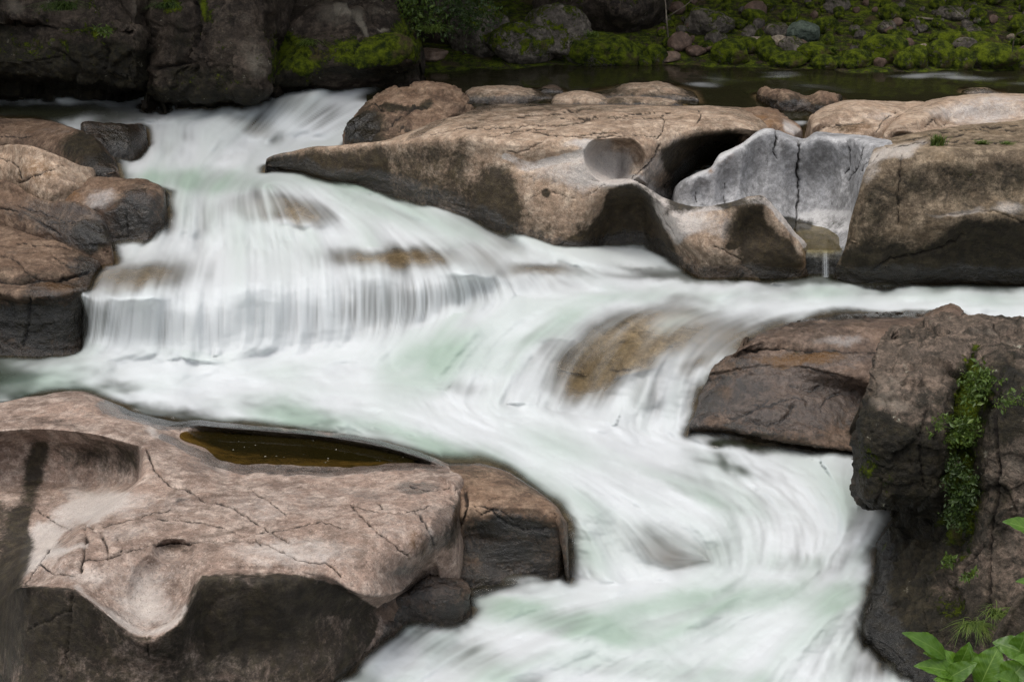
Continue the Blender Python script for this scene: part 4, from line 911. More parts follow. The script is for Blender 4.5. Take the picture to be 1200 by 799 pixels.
rock('rock_ledge', 'low cracked ledge with a black wet front face left of the curtain waterfall', [kl], LBANK, amp=.035, scale=1.8, strata=.05, facet=.03, fscale=1.6, cracks=[([(0, 300), (22, 306), (28, 318), (48, 330)], 1.8, .06), ([(0, 330), (45, 332), (75, 328), (105, 318)], 2.2, .07), ([(60, 300), (72, 312), (95, 312)], 1.4, .05), ([(20, 285), (60, 290), (100, 296)], 1.4, .04), ([(36, 350), (33, 380), (28, 405)], 2.0, .06)],
     spots=[('stain_shade', 50, 378, 100, 36, 1.1), ('stain_shade', 90, 305, 30, 20, .5), ('stain_shade', 30, 325, 60, 7, .6), ('wet', 50, 380, 90, 34, .8), ('rust', 75, 338, 40, 8, .8), ('wet', 75, 338, 45, 9, 1.0), ('wet', 95, 310, 26, 14, .6), ('pale', 20, 295, 30, 10, .25)], waterz=water_z, wetband=.3, res=1.8, seed=56, kw=dict(ends=(.3, .1), down=.5))

# rocks that the water slides over
ledge_r = ridge([(385, 302), (410, 294), (445, 289), (490, 291), (520, 296), (545, 308)], [(398, 310), (418, 311), (445, 312), (480, 313), (515, 313), (548, 316)], -1.19, .9, .2)
rock('awash_ledge', 'brown rock ledge breaking the surface at the lip of the curtain waterfall', [ledge_r], AWASH, amp=.02, scale=2, spots=[], res=1.8, under=0.18, seed=61, kw=dict(ends=(.1, .1), down=.6))
hump = ridge([(280, 246), (305, 234), (335, 231), (365, 238), (388, 252)], [(284, 264), (305, 270), (335, 270), (365, 268), (390, 262)], -1.02, .8, .3)
rock('awash_hump', 'brown hump awash between the two upper falls', [hump], AWASH, amp=.02, scale=2, spots=[], res=1.8, under=0.2, seed=62, kw=dict(ends=(.1, .1)))
lip_r = ridge([(552, 320), (590, 313), (630, 311), (662, 314), (682, 321)], [(556, 326), (590, 327), (630, 325), (660, 324), (684, 325)], -1.33, .7, .3)
rock('awash_lip', 'slim brown rock at the right end of the curtain waterfall lip', [lip_r], AWASH, amp=.02, scale=2, spots=[], res=1.8, under=0.18, seed=63, kw=dict(ends=(.1, .1)))
veil = [
    [(655, 385, -1.6), (690, 366, -1.52), (730, 362, -1.5), (780, 364, -1.5), (830, 374, -1.52)],
    [(640, 402, -1.72), (680, 388, -1.56), (730, 380, -1.47), (780, 381, -1.47), (832, 386, -1.5)],
    [(642, 418, -1.86), (672, 410, -1.68), (725, 402, -1.56), (775, 400, -1.53), (825, 402, -1.55)],
    [(650, 432, -1.95), (682, 434, -1.86), (722, 424, -1.7), (765, 418, -1.65), (812, 414, -1.62)],
    [(690, 444, -2.1), (708, 446, -2.04), (732, 440, -1.9), (762, 432, -1.79), (800, 424, -1.72)],
    [(704, 450, -2.3), (716, 452, -2.3), (736, 448, -2.2), (770, 440, -2.1), (806, 432, -2.0)],
]
rock('veiled_boulder', 'rounded brown boulder under a thin veil of white water in mid stream', [veil], AWASH, amp=.02, scale=1.5, spots=[], res=2.0, under=0.2, seed=64, kw=dict(ends=(.2, .2), back=(.3, -.4)))

right_mid = [
    [(866, 408, -1.46), (885, 394, -1.46), (923, 381, -1.46), (970, 371, -1.46), (1020, 367, -1.46), (1075, 367, -1.46), (1130, 371, -1.46)],
    [(866, 411, -1.43), (885, 402, -1.38), (925, 393, -1.36), (970, 387, -1.34), (1020, 385, -1.33), (1075, 387, -1.3), (1130, 392, -1.3)],
    [(845, 425, -1.6), (875, 412, -1.47), (925, 409, -1.46), (970, 410, -1.45), (1020, 412, -1.44), (1070, 414, -1.4), (1130, 420, -1.4)],
    [(832, 438, -1.68), (873, 430, -1.58), (916, 426, -1.55), (958, 432, -1.55), (994, 441, -1.58), (1040, 450, -1.6), (1100, 460, -1.6)],
    [(827, 450, 14.6), (870, 446, 14.42), (915, 446, 14.4), (958, 450, 14.38), (995, 457, 14.35), (1040, 465, 14.35), (1100, 475, 14.3)],
    [(818, 480, 14.3), (866, 482, 14.1), (915, 485, 14.0), (960, 490, 13.95), (1000, 495, 14.0), (1040, 500, 14), (1100, 510, 14)],
    [(810, 505, 14.2), (862, 506, 13.95), (893, 514, 13.8), (923, 519, 13.75), (970, 527, 13.7), (1030, 535, 13.7), (1100, 540, 13.7)],
    [(812, 511, 14.45), (862, 512, 14.25), (893, 521, 14.15), (923, 525, 14.15), (970, 533, 14.15), (1030, 541, 14.1), (1100, 545, 14.0)],
    [(812, 530, 14.8), (862, 532, 14.8), (893, 535, 14.8), (923, 538, 14.7), (970, 543, 14.7), (1030, 546, 14.7), (1100, 550, 14.6)],
]
rock('wet_slab', 'wet brown purplish slab with an orange band, right of the foaming falls and behind the tall boulder', [right_mid], WETR, amp=.03, scale=2.0, strata=.03, rough=.035,
     cracks=[([(870, 411), (910, 409), (960, 411), (1025, 413)], 2.0, .05), ([(880, 472), (905, 478), (928, 465), (945, 470)], 1.8, .05), ([(832, 440), (875, 431), (915, 427), (960, 433), (1000, 445)], 1.6, .03, .6), ([(870, 492), (900, 498), (925, 490), (930, 476)], 2.2, .07), ([(960, 478), (970, 465), (985, 462)], 1.6, .05), ([(838, 488), (866, 490), (880, 482), (900, 470)], 2.0, .05), ([(925, 452), (945, 460), (960, 452)], 1.6, .05)],
     spots=[('rust', 935, 421, 66, 9, .95), ('stain_shade', 890, 400, 30, 10, .3), ('rust', 905, 398, 50, 10, .1, -15), ('rust', 850, 462, 14, 12, .7), ('wet', 920, 470, 110, 45, .95), ('wet', 940, 420, 110, 10, .6), ('stain_shade', 862, 445, 30, 8, .6), ('stain_shade', 860, 512, 60, 5, 1.2), ('pale', 985, 400, 40, 8, .55), ('pale', 990, 425, 24, 14, .4), ('pale', 890, 507, 40, 6, .3), ('stain_shade', 950, 392, 60, 8, .4)],
     dents=[(890, 482, 38, 12, 10, -.06, 2), (930, 470, 24, 9, 0, -.05, 2)], waterz=water_z, wetband=.2, res=1.6, seed=66, fine=2.5, kw=dict(back=(.3, -.5), ends=(.15, .3)))

tall = [
    [(1047, 388, 12.7), (1062, 383, 12.8), (1085, 378, 12.85), (1110, 374, 12.9), (1140, 370, 12.9), (1175, 370, 12.9), (1220, 370, 12.9), (1330, 372, 12.9)],
    [(1030, 408, 12.3), (1050, 398, 12.4), (1078, 391, 12.45), (1107, 388, 12.45), (1140, 385, 12.45), (1175, 386, 12.4), (1220, 388, 12.4), (1330, 390, 12.3)],
    [(1024, 434, 12.0), (1036, 428, 12.0), (1068, 420, 12.0), (1105, 415, 12.0), (1140, 415, 12.0), (1175, 418, 11.85), (1220, 420, 11.7), (1330, 420, 11.6)],
    [(1019, 450, 11.95), (1030, 452, 11.75), (1062, 450, 11.65), (1103, 448, 11.65), (1138, 450, 11.72), (1170, 450, 11.4), (1220, 450, 11.25), (1330, 450, 11.15)],
    [(1014, 468, 11.9), (1015, 478, 11.6), (1055, 486, 11.4), (1100, 488, 11.35), (1135, 490, 11.55), (1165, 490, 11.15), (1220, 490, 11.0), (1330, 490, 10.9)],
    [(1006, 510, 11.8), (1013, 512, 11.45), (1052, 518, 11.25), (1097, 524, 11.2), (1130, 532, 11.45), (1160, 532, 11.03), (1220, 535, 10.85), (1330, 535, 10.8)],
    [(1003, 573, 11.75), (1012, 580, 11.4), (1050, 582, 11.2), (1090, 580, 11.2), (1125, 580, 11.4), (1155, 580, 10.95), (1220, 580, 10.75), (1330, 580, 10.7)],
    [(1010, 589, 11.8), (1018, 591, 11.5), (1050, 591, 11.3), (1088, 590, 11.3), (1122, 600, 11.35), (1152, 600, 10.9), (1220, 600, 10.7), (1330, 600, 10.6)],
    [(1044, 596, 12.3), (1052, 598, 12.25), (1060, 600, 12.0), (1088, 605, 11.8), (1120, 625, 11.3), (1150, 630, 10.85), (1220, 630, 10.65), (1330, 630, 10.5)],
    [(1036, 640, 12.15), (1038, 645, 11.9), (1060, 648, 11.7), (1090, 645, 11.4), (1118, 655, 11.1), (1150, 665, 10.75), (1220, 660, 10.5), (1330, 660, 10.3)],
    [(1028, 682, 11.8), (1030, 688, 11.5), (1055, 690, 11.2), (1085, 690, 10.95), (1115, 695, 10.8), (1150, 700, 10.55), (1220, 700, 10.3), (1330, 700, 10.1)],
    [(1012, 722, 11.3), (1015, 738, 11.0), (1045, 750, 10.75), (1080, 755, 10.6), (1115, 760, 10.45), (1150, 765, 10.25), (1220, 770, 10), (1330, 770, 9.8)],
    [(1004, 760, 11.2), (1022, 780, 10.9), (1055, 800, 10.5), (1080, 815, 10.3), (1115, 825, 10.2), (1150, 835, 10.0), (1220, 840, 9.7), (1330, 840, 9.5)],
]
rock('tall_boulder', 'tall rough dark boulder at right with an overhanging lip and mossy crevices', [tall], BOULD, amp=.03, scale=2.0, facet=.11, fscale=1.6, rough=.06, polys=[('stain_shade', [(995, 470), (1016, 484), (1060, 494), (1102, 498), (1118, 560), (1092, 592), (1000, 592)], .26, 8), ('stain_shade', [(1025, 590), (1120, 602), (1122, 640), (1100, 660), (1060, 700), (1010, 690)], 1.1, 8), ('stain_shade', [(1120, 430), (1150, 430), (1145, 520), (1140, 640), (1110, 640), (1118, 520)], .8, 8)], cracks=[([(1140, 420), (1128, 480), (1130, 560), (1120, 640)], 6, .10, .4), ([(1090, 470), (1075, 520), (1085, 575)], 2.5, .05, .7), ([(1175, 440), (1165, 500), (1172, 560), (1155, 640), (1160, 720)], 3, .06, .8), ([(1033, 560), (1028, 590)], 2, .04, .7), ([(1015, 436), (1030, 448), (1014, 480)], 1.6, .03, .7), ([(1060, 690), (1080, 650), (1110, 620)], 2.5, .05, .7), ([(1110, 700), (1130, 660), (1150, 640)], 2.5, .05, .7)],  # recess under the lip and crevice carry painted shade
     spots=[('moss', 1128, 540, 16, 110, .35), ('moss', 1150, 440, 24, 30, .3), ('moss', 1175, 600, 14, 50, .22), ('moss', 1060, 560, 40, 20, .15), ('moss', 1130, 720, 50, 24, .25), ('stain_shade', 1170, 480, 24, 60, .5), ('stain_shade', 1110, 740, 60, 30, .6), ('stain_shade', 1060, 735, 30, 20, .6), ('pale', 1040, 455, 30, 26, .55, -30), ('pale', 1070, 415, 40, 14, .35), ('pale', 1095, 560, 14, 16, .7), ('pale', 1180, 550, 26, 20, .55), ('pale', 1108, 525, 6, 20, .7, 10), ('pale', 1190, 510, 16, 20, .4), ('stain_shade', 1015, 520, 24, 70, .8), ('stain_shade', 1070, 545, 60, 45, .5), ('stain_shade', 1060, 640, 50, 60, 1.1), ('moss', 1020, 545, 30, 40, .2), ('stain_shade', 1070, 620, 50, 40, 1.2), ('stain_shade', 1040, 640, 30, 40, .9), ('stain_shade', 1030, 545, 50, 40, .5), ('stain_shade', 1110, 470, 30, 40, .4), ('stain_shade', 1170, 600, 20, 50, .5), ('stain_shade', 1185, 470, 30, 50, .7), ('stain_shade', 1150, 700, 40, 30, .5), ('stain_shade', 1085, 720, 30, 30, .4), ('pale', 1050, 475, 46, 10, .4, -10), ('stain_shade', 1060, 540, 40, 40, .6), ('stain_shade', 1140, 520, 14, 90, .9), ('stain_shade', 1050, 670, 30, 30, .6), ('moss', 1140, 470, 22, 60, .5), ('moss', 1125, 590, 24, 60, .55), ('moss', 1015, 540, 14, 40, .3), ('moss', 1085, 660, 25, 40, .2), ('moss', 1110, 700, 40, 30, .2), ('moss', 1100, 610, 16, 30, .2), ('moss', 1035, 640, 10, 30, .3), ('moss', 1180, 470, 20, 40, .2),
            ('wet', 1060, 425, 60, 40, .35), ('wet', 1190, 450, 40, 40, .4), ('wet', 1030, 735, 40, 22, .8), ('pale', 1185, 640, 12, 26, .4), ('pale', 1130, 640, 10, 14, .3), ('pale', 1160, 395, 50, 4, .5)],
     waterz=water_z, wetband=.3, res=1.7, seed=71, kw=dict(back=(1.2, -1.6), ends=(1.3, .4), drop=(.62, .5), side=(.55, .3)))
lowr = ridge([(1170, 745), (1185, 718), (1205, 690), (1240, 680), (1300, 690)], [(1165, 830), (1185, 835), (1205, 840), (1240, 840), (1300, 840)], 9.6, .5)
rock('corner_rock', 'pinkish brown rock at the lower right corner behind the broad leaves', [lowr], BOULD, amp=.03, rough=.04, spots=[('stain_shade', 1190, 740, 60, 90, .5), ('moss', 1185, 700, 30, 30, .2)], scale=2, facet=.03, res=2, seed=73)

# ------------------------------------------------------------------ cliff, big boulders and bank across the river
def col_rows(xs, spec):
    """spec: list of (py per column or number, Y per column or number)"""
    rows = []
    for pys, ys in spec:
        rows.append([(x if not isinstance(x, (list, tuple)) else x, (pys[i] if isinstance(pys, (list, tuple)) else pys), (ys[i] if isinstance(ys, (list, tuple)) else ys)) for i, x in enumerate(xs)])
    return rows


cl1 = col_rows([-190, -90, 0, 60, 115, 160, 180], [(-330, 26), (-190, 24.2), (-60, 23.2), ([0, 0, 0, 0, 0, 0, 0], [22.6, 22.7, 22.9, 22.8, 22.7, 22.5, 22.9]), ([24, 24, 26, 22, 26, 24, 24], [22.3, 22.3, 22.5, 22.5, 22.4, 22.3, 22.8]), (34, [22.5, 22.5, 22.6, 22.4, 22.2, 22.2, 22.7]),
                                              ([75, 75, 76, 78, 84, 92, 96], [22.2, 22.2, 22.25, 22.2, 22.1, 22.1, 22.6]), ([88, 88, 90, 94, 100, 106, 108], [22.4, 22.4, 22.4, 22.3, 22.3, 22.2, 22.7]), (112, 23.3), (124, 23.6), (140, 23.6)])
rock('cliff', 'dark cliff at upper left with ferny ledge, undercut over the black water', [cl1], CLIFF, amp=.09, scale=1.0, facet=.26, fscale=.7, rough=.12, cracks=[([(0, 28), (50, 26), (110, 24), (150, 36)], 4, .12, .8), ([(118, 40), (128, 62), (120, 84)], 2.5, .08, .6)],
     spots=[('moss', 40, 60, 60, 18, .25), ('moss', 100, 32, 40, 8, .4), ('pale', 20, 12, 14, 10, .6), ('pale', 155, 8, 8, 18, .4), ('pale', 52, 46, 6, 6, .7), ('pale', 4, 38, 6, 10, .5), ('stain_shade', 80, 96, 220, 34, 1.3), ('stain_shade', -40, 70, 60, 60, .9), ('stain_shade', 60, 66, 90, 16, .4), ('stain_shade', 130, 70, 40, 30, .4), ('pale', 168, 30, 12, 30, .35), ('stain_shade', 60, 70, 80, 20, .4)], res=2.2, seed=81, cat='cliff', kw=dict(back=(2, -3), ends=(.3, .3)))  # the broad dark spot paints shade into the undercut foot
cl2 = col_rows([172, 192, 225, 262, 296, 313, 318], [(-330, 26), (-190, 24.2), (-60, 23.0), (0, [22.9, 22.5, 22.3, 22.2, 22.2, 22.4, 22.9]), (30, [22.7, 22.3, 22.15, 22.0, 22.0, 22.2, 22.7]), (62, [22.6, 22.2, 22.05, 21.9, 21.85, 22.0, 22.6]), ([96, 90, 80, 78, 88, 88, 88], [22.6, 22.15, 22.0, 21.9, 21.75, 21.9, 22.6]),
                                               ([108, 108, 108, 110, 110, 104, 104], [22.6, 22.2, 22.1, 22.0, 21.8, 22.0, 22.7]), ([116, 118, 118, 119, 118, 112, 112], [22.8, 22.7, 22.6, 22.6, 22.4, 22.5, 22.9]), (128, 23.1), (140, 23.1)])
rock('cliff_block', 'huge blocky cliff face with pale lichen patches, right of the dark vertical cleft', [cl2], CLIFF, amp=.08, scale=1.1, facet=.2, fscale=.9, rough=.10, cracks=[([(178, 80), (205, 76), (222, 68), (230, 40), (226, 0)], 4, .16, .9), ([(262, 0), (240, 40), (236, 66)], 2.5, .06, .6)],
     spots=[('pale', 290, 52, 22, 18, .45), ('pale', 290, 20, 10, 12, .45), ('pale', 210, 20, 12, 20, .4), ('pale', 255, 18, 14, 20, .35), ('pale', 300, 80, 14, 16, .6), ('moss', 235, 10, 8, 30, .5), ('moss', 200, 6, 14, 12, .5), ('moss', 250, 95, 40, 10, .2), ('moss', 318, 70, 8, 30, .6), ('stain_shade', 240, 112, 90, 10, 1.2), ('stain_shade', 230, 90, 50, 14, .5), ('stain_shade', 205, 50, 16, 30, .3)], res=2.2, seed=83, cat='cliff', kw=dict(back=(2, -3), ends=(.3, .3)))  # dark spot along the foot paints the shade of the undercut
bb = col_rows([308, 325, 350, 385, 425, 462, 484, 492], [([-40, -60, -80, -90, -90, -70, -20, 30], 25.4), ([-10, -20, -25, -30, -30, -20, 10, 45], 24.6), ([20, 8, 0, -5, -8, 0, 30, 55], 24.0), ([48, 40, 25, 12, 14, 26, 44, 62], [23.8, 23.5, 23.4, 23.4, 23.4, 23.4, 23.4, 23.6]), ([70, 62, 48, 34, 32, 36, 50, 66], [23.4, 23.1, 23.1, 23.1, 23.0, 22.9, 23.0, 23.4]),
                                                      ([88, 78, 66, 58, 56, 56, 60, 69], [23.2, 22.8, 22.7, 22.6, 22.5, 22.5, 22.7, 23.2]), ([100, 92, 82, 80, 80, 76, 70, 72], [23.0, 22.6, 22.5, 22.5, 22.4, 22.5, 22.7, 23.2]), ([108, 100, 92, 90, 88, 84, 76, 76], [23.2, 22.8, 22.6, 22.7, 22.7, 22.8, 23, 23.3]), (115, 23.2)])
rock('mossy_boulder', 'large boulder with grey lichen-streaked crown and bright green moss at the cascade head', [bb], CLIFF, amp=.07, scale=1.3, facet=.14, fscale=1.0, rough=.07, cracks=[([(370, 30), (395, 36), (412, 46)], 2, .06, .6), ([(420, 0), (436, 16), (446, 28)], 2, .06, .6)], spots=[('pale', 395, 20, 30, 18, .5), ('pale', 425, 28, 5, 16, .8, -20), ('pale', 408, 12, 12, 8, .5), ('pale', 445, 10, 24, 14, .4), ('pale', 452, 31, 10, 3, 1.0), ('pale', 445, 57, 8, 6, 1.0), ('moss', 460, 55, 30, 22, 1.0), ('moss', 420, 62, 40, 18, .7), ('moss', 350, 68, 26, 16, 1.0, 40), ('moss', 330, 60, 14, 26, .7), ('moss', 478, 40, 14, 30, .5), ('stain_shade', 440, 84, 70, 8, 1.0), ('stain_shade', 340, 94, 30, 10, .8), ('stain_shade', 372, 66, 14, 10, .5), ('moss', 395, 20, 40, 20, -.5), ('moss', 440, 10, 26, 18, -.4)], res=2.0, seed=85, cat='boulder', kw=dict(back=(1, -1.5), ends=(.3, .3)))


def bank_h(x, y):
    """height of the far bank"""
    t = y - (24.6 + 0.35 * np.sin(x * 0.7))
    a = np.where(t < 0, t * 0.35, t * 0.23)
    steep = np.maximum(t - 6.0, 0)
    return a + 0.75 * steep - 0.02


def pix_on_bank(px, py):
    lo, hi = 20.0, 60.0
    for _ in range(40):
        m = (lo + hi) / 2
        p = W((px, py, m))
        if p[2] > bank_h(p[0], p[1]):
            lo = m
        else:
            hi = m
    return W((px, py, (lo + hi) / 2))


gx, gy = np.meshgrid(np.linspace(-34, 34, 240), np.concatenate([np.linspace(23.2, 33, 130), np.linspace(33.4, 75, 40)]))
gz = bank_h(gx, gy)
G3 = np.stack([gx, gy, gz], -1)
gz = gz + 0.10 * fbm(G3 * [1, 1, 0], 1.6, 5, 300) * sstep(24.2, 25.2, gy)
G3[..., 2] = gz
G3 = G3[::-1]
soil = rock_mat('mossy_soil', (0.032, 0.024, 0.015), (0.014, 0.011, 0.007), (0.065, 0.046, 0.03), speck=0.4, mossy=0.5, up=0.12, bump=1.0, mscale=2.0, rough=.9)
o = add_grid_mesh('bank_ground', [G3], [{k: np.zeros(G3.shape[:2]) for k in ATTRS}], soil, origin=(0, 24, 0))
tag(o, 'dark mossy soil and gravel slope of the far bank', 'ground', kind='structure')


def ico_dirs(sub):
    bm = bmesh.new()
    bmesh.ops.create_icosphere(bm, subdivisions=sub, radius=1.0)
    v = np.array([x.co[:] for x in bm.verts])
    f = np.array([[x.index for x in q.verts] for q in bm.faces])
    bm.free()
    return v, f


ICO = {k: ico_dirs(k) for k in (3, 4, 5)}
Z6 = {k: 0 for k in ATTRS}


def stone(name, label, centre, size, mat, seed, sub=4, ncut=9, cat='stone', group=None, bump=0.17, rot=None, moss=0.0):
    """a weathered stone: sphere cut by random planes, worn and bumpy"""
    r_ = np.random.default_rng(seed)
    d, f = ICO[sub]
    v = d.copy()
    rad = np.ones(len(v))
    for k in range(ncut):
        n = r_.normal(size=3)
        n /= np.linalg.norm(n)
        h = r_.uniform(0.62, 0.9)
        dp = d @ n
        lim = np.where(dp > 0.05, h / np.maximum(dp, 0.05), 9)
        k_ = 14.0
        rad = -np.log(np.exp(-k_ * rad) + np.exp(-k_ * lim)) / k_
    v = d * rad[:, None]
    off = r_.uniform(-50, 50, 3)
    v = v * (1 + bump * 1.6 * fbm(v + off, 1.6, 4, seed)[:, None] + bump * .5 * fbm(v + off, 6, 3, seed + 7)[:, None])
    v = v * np.asarray(size)
    a = r_.uniform(-.5, .5) if rot is None else rot
    c, s = math.cos(a), math.sin(a)
    v = np.stack([v[:, 0] * c - v[:, 1] * s, v[:, 0] * s + v[:, 1] * c, v[:, 2]], -1)
    centre = np.asarray(centre)
    at = {k: np.zeros(len(v)) for k in ATTRS}
    at['moss'] += moss
    o = raw_mesh(name, v + centre, f, at, mat, centre - np.array([0, 0, size[2] * .6]))
    return tag(o, label, cat, group)


def px_stone(name, label, px, py_top, py_base, wpx, mat, seed, Y=None, deep=0.8, **k):
    """stone whose picture spans wpx around px between py_top and py_base, sitting on the bank (or at distance Y)"""
    b = pix_on_bank(px, py_base) if Y is None else W((px, py_base, Y))
    sc_ = b[1] / FPX * 1.03
    w = wpx * sc_ / 2
    h = (py_base - py_top) * sc_ / 2 * 1.02
    return stone(name, label, (b[0], b[1] + w * deep * .6, b[2] + h * .8), (w * 1.08, w * deep, h * 1.2), mat, seed, **k)


px_stone('mossy_boulder', 'broad mossy boulder with white lichen along its crown, left of the round moss cushions', 610, 27, 74, 90, MOSSR, 401, sub=5, cat='boulder', moss=.1)
px_stone('mossy_boulder', 'slanted lichen-topped boulder leaning behind the broad mossy boulder', 655, 12, 72, 84, MOSSR, 402, sub=5, cat='boulder', deep=.9)
px_stone('mossy_boulder', 'thickly moss-covered low boulder at the waterline between lichen boulder and moss cushions', 700, 42, 78, 80, MOSSY, 403, sub=5, cat='boulder', ncut=4)
px_stone('mossy_boulder', 'round moss cushion with lit green top, largest of the cushions by the water', 727, 46, 79, 58, MOSSY, 404, sub=5, cat='boulder', ncut=2)
px_stone('mossy_stone', 'small round mossy stone just right of the largest moss cushion', 750, 53, 72, 17, MOSSY, 405, ncut=2)
px_stone('mossy_stone', 'small bright green moss ball beside the little waterfall nook', 768, 54, 76, 27, MOSSY, 406, ncut=2)
px_stone('mossy_stone', 'tiny olive stone at the waterline under the bright moss ball', 755, 66, 78, 18, MOSSY, 407, ncut=3)
px_stone('overhang_boulder', 'huge dark boulder with an undercut base rising behind the moss cushions', 705, -60, 56, 150, CLIFF, 408, Y=26.6, sub=5, cat='boulder', ncut=7, moss=.15)
px_stone('dark_boulder', 'shadowed mossy boulder behind the leafy bush at top centre', 560, 10, 68, 70, MOSSR, 409, Y=25.2, sub=5, cat='boulder')
px_stone('back_boulder', 'black shaded boulder in the recess behind the bush', 515, -30, 66, 80, CLIFF, 410, Y=25.8, sub=5, cat='boulder', moss=.1)
px_stone('shore_stone', 'dark wet stone at the waterline right of the grey-crowned boulder', 506, 58, 72, 40, WETR, 411)
px_stone('flat_boulder', 'flat-topped mossy boulder with pale lichen edge at the left of the stony bank', 828, 11, 42, 62, MOSSR, 412, sub=5, cat='boulder')
px_stone('grey_boulder', 'smooth dark grey bare boulder high on the stony bank', 888, 4, 24, 32, COBBLE, 413, moss=-.3)
px_stone('lichen_boulder', 'bluish green lichen-covered boulder above the reddish stone', 944, 24, 49, 46, TEAL, 414, sub=5, cat='boulder')
px_stone('red_stone', 'smooth reddish brown egg-shaped stone among green moss', 935, 48, 66, 27, COBBLE, 415, ncut=3, moss=-.6)
px_stone('pale_stone', 'pale buff flat stone left of the reddish stone', 888, 45, 58, 28, PALEC, 416, ncut=6)
px_stone('pale_stone', 'pale buff jagged stone touching the mossy triangular stone', 913, 43, 58, 24, PALEC, 417, ncut=6)
px_stone('triangle_stone', 'mossy stone with a pale slanting edge above the pale buff stones', 910, 28, 48, 30, MOSSR, 418)
px_stone('rounded_stone', 'upright mossy stone with a bare brown foot near the rusty shore stones', 836, 36, 55, 20, MOSSR, 419)
px_stone('rust_stone', 'flat rusty brown stone at the foot of the upright mossy stone', 836, 52, 62, 26, COBBLE, 420, moss=-.5)
px_stone('rust_stone', 'long low rusty slab among the shore stones left of the green mound', 815, 55, 66, 28, COBBLE, 421, moss=-.5)
px_stone('green_mound', 'pointed green moss mound standing at the waterline', 858, 48, 75, 44, MOSSY, 422, sub=5, ncut=4)
px_stone('green_mound', 'low dark green moss mound below the pale jagged stone', 904, 56, 72, 30, MOSSY, 423, ncut=3)
px_stone('grey_stone', 'grey bare cobble with a pale cap on the mossy slope', 1038, 25, 40, 24, MOSSR, 424)
px_stone('grey_stone', 'long grey stone half sunk in moss near the top right of the slope', 1118, 9, 24, 36, MOSSR, 425)
px_stone('brown_cobble', 'brown cobble peeping between two green mounds at the waterline', 1032, 68, 79, 14, COBBLE, 426, moss=-.5)
px_stone('nook_stone', 'brown wet stone in the dark nook by the bright moss ball', 797, 40, 62, 26, COBBLE, 427, moss=-.3)
px_stone('nook_stone', 'flat dark stone below the nook stone at the edge of the river', 782, 60, 74, 30, WETR, 428)
# the big mossy mounds along the waterline
for i, (px, t, b, w) in enumerate([(925, 62, 80, 40), (958, 52, 72, 48), (967, 66, 82, 30), (1005, 60, 80, 36), (1038, 44, 76, 56), (1078, 52, 80, 36), (1102, 50, 80, 34), (1128, 58, 82, 28), (1165, 54, 82, 60), (1118, 36, 56, 50), (1150, 40, 58, 44), (1195, 60, 84, 30), (1232, 50, 82, 50), (1062, 62, 82, 26), (985, 66, 80, 26), (1270, 44, 80, 60)]):
    px_stone('moss_mound', 'plump green moss-covered stone along the far waterline', px, t, b, w, MOSSY, 440 + i, sub=5, ncut=4, group='moss mounds along the far waterline', cat='stone')
taken = [(888, 52, 16), (913, 50, 14), (935, 57, 18), (944, 38, 24)]
k = 0
while k < 230:
    px, py = rng.uniform(770, 1260), rng.uniform(-4, 66)
    if any((px - a) ** 2 + ((py - b) * 1.8) ** 2 < (c * .62) ** 2 for a, b, c in taken):
        continue
    w = rng.choice([8, 11, 14, 18, 24, 32], p=[.2, .24, .22, .16, .12, .06]) * (0.75 + 0.3 * py / 70)
    taken.append((px, py, w * .62))
    kind = rng.random()
    if kind < .86:
        px_stone('moss_stone', 'green mossy stone on the far bank slope', px, py - w * .62, py + 2, w, MOSSY if kind < .62 else MOSSR, 500 + k, sub=4 if w > 16 else 3, group='mossy stones on the far bank')
    elif kind < .965:
        px_stone('bare_cobble', 'small bare brown cobble on the far bank slope', px, py - w * .5, py + 2, w * .8, COBBLE, 500 + k, sub=3, group='bare cobbles on the far bank')
    else:
        px_stone('light_cobble', 'small light buff cobble on the far bank slope', px, py - w * .5, py + 2, w * .75, PALEC, 500 + k, sub=3, group='light cobbles on the far bank')
    k += 1


# ------------------------------------------------------------------ plants
def leaf_mat(name, a, b, c, rough=0.5, trans=0.35):
    s = N(name)
    co = s.coord()
    f = s.ss(s.noise(9, 3, 0.6, co), 0.35, 0.65)
    col = s.mix(f, a, b)
    rnd = s.node('ShaderNodeNewGeometry', out=8)
    col = s.mix(s.math('MULTIPLY', s.ss(rnd, 0.55, 1.0), 0.8), col, c)
    sh = s.node('ShaderNodeBsdfPrincipled', **{'Base Color': col, 'Roughness': rough})
    tr = s.node('ShaderNodeBsdfTranslucent', _0=col)
    mx = s.node('ShaderNodeMixShader', _0=trans, _1=sh, _2=tr)
    s.t.links.new(mx, s.out.inputs[0])
    return s.m


LEAF = leaf_mat('small_leaf', (0.05, 0.085, 0.012), (0.085, 0.14, 0.02), (0.12, 0.17, 0.02))
DARKLEAF = leaf_mat('dark_leaf', (0.022, 0.042, 0.008), (0.04, 0.07, 0.012), (0.06, 0.10, 0.015))
GRASS = leaf_mat('grass_blade', (0.06, 0.10, 0.015), (0.10, 0.15, 0.025), (0.15, 0.19, 0.04))
BARK = rock_mat('twig_bark', (0.14, 0.115, 0.09), (0.09, 0.075, 0.06), (0.2, 0.17, 0.13), speck=0, bump=.3)


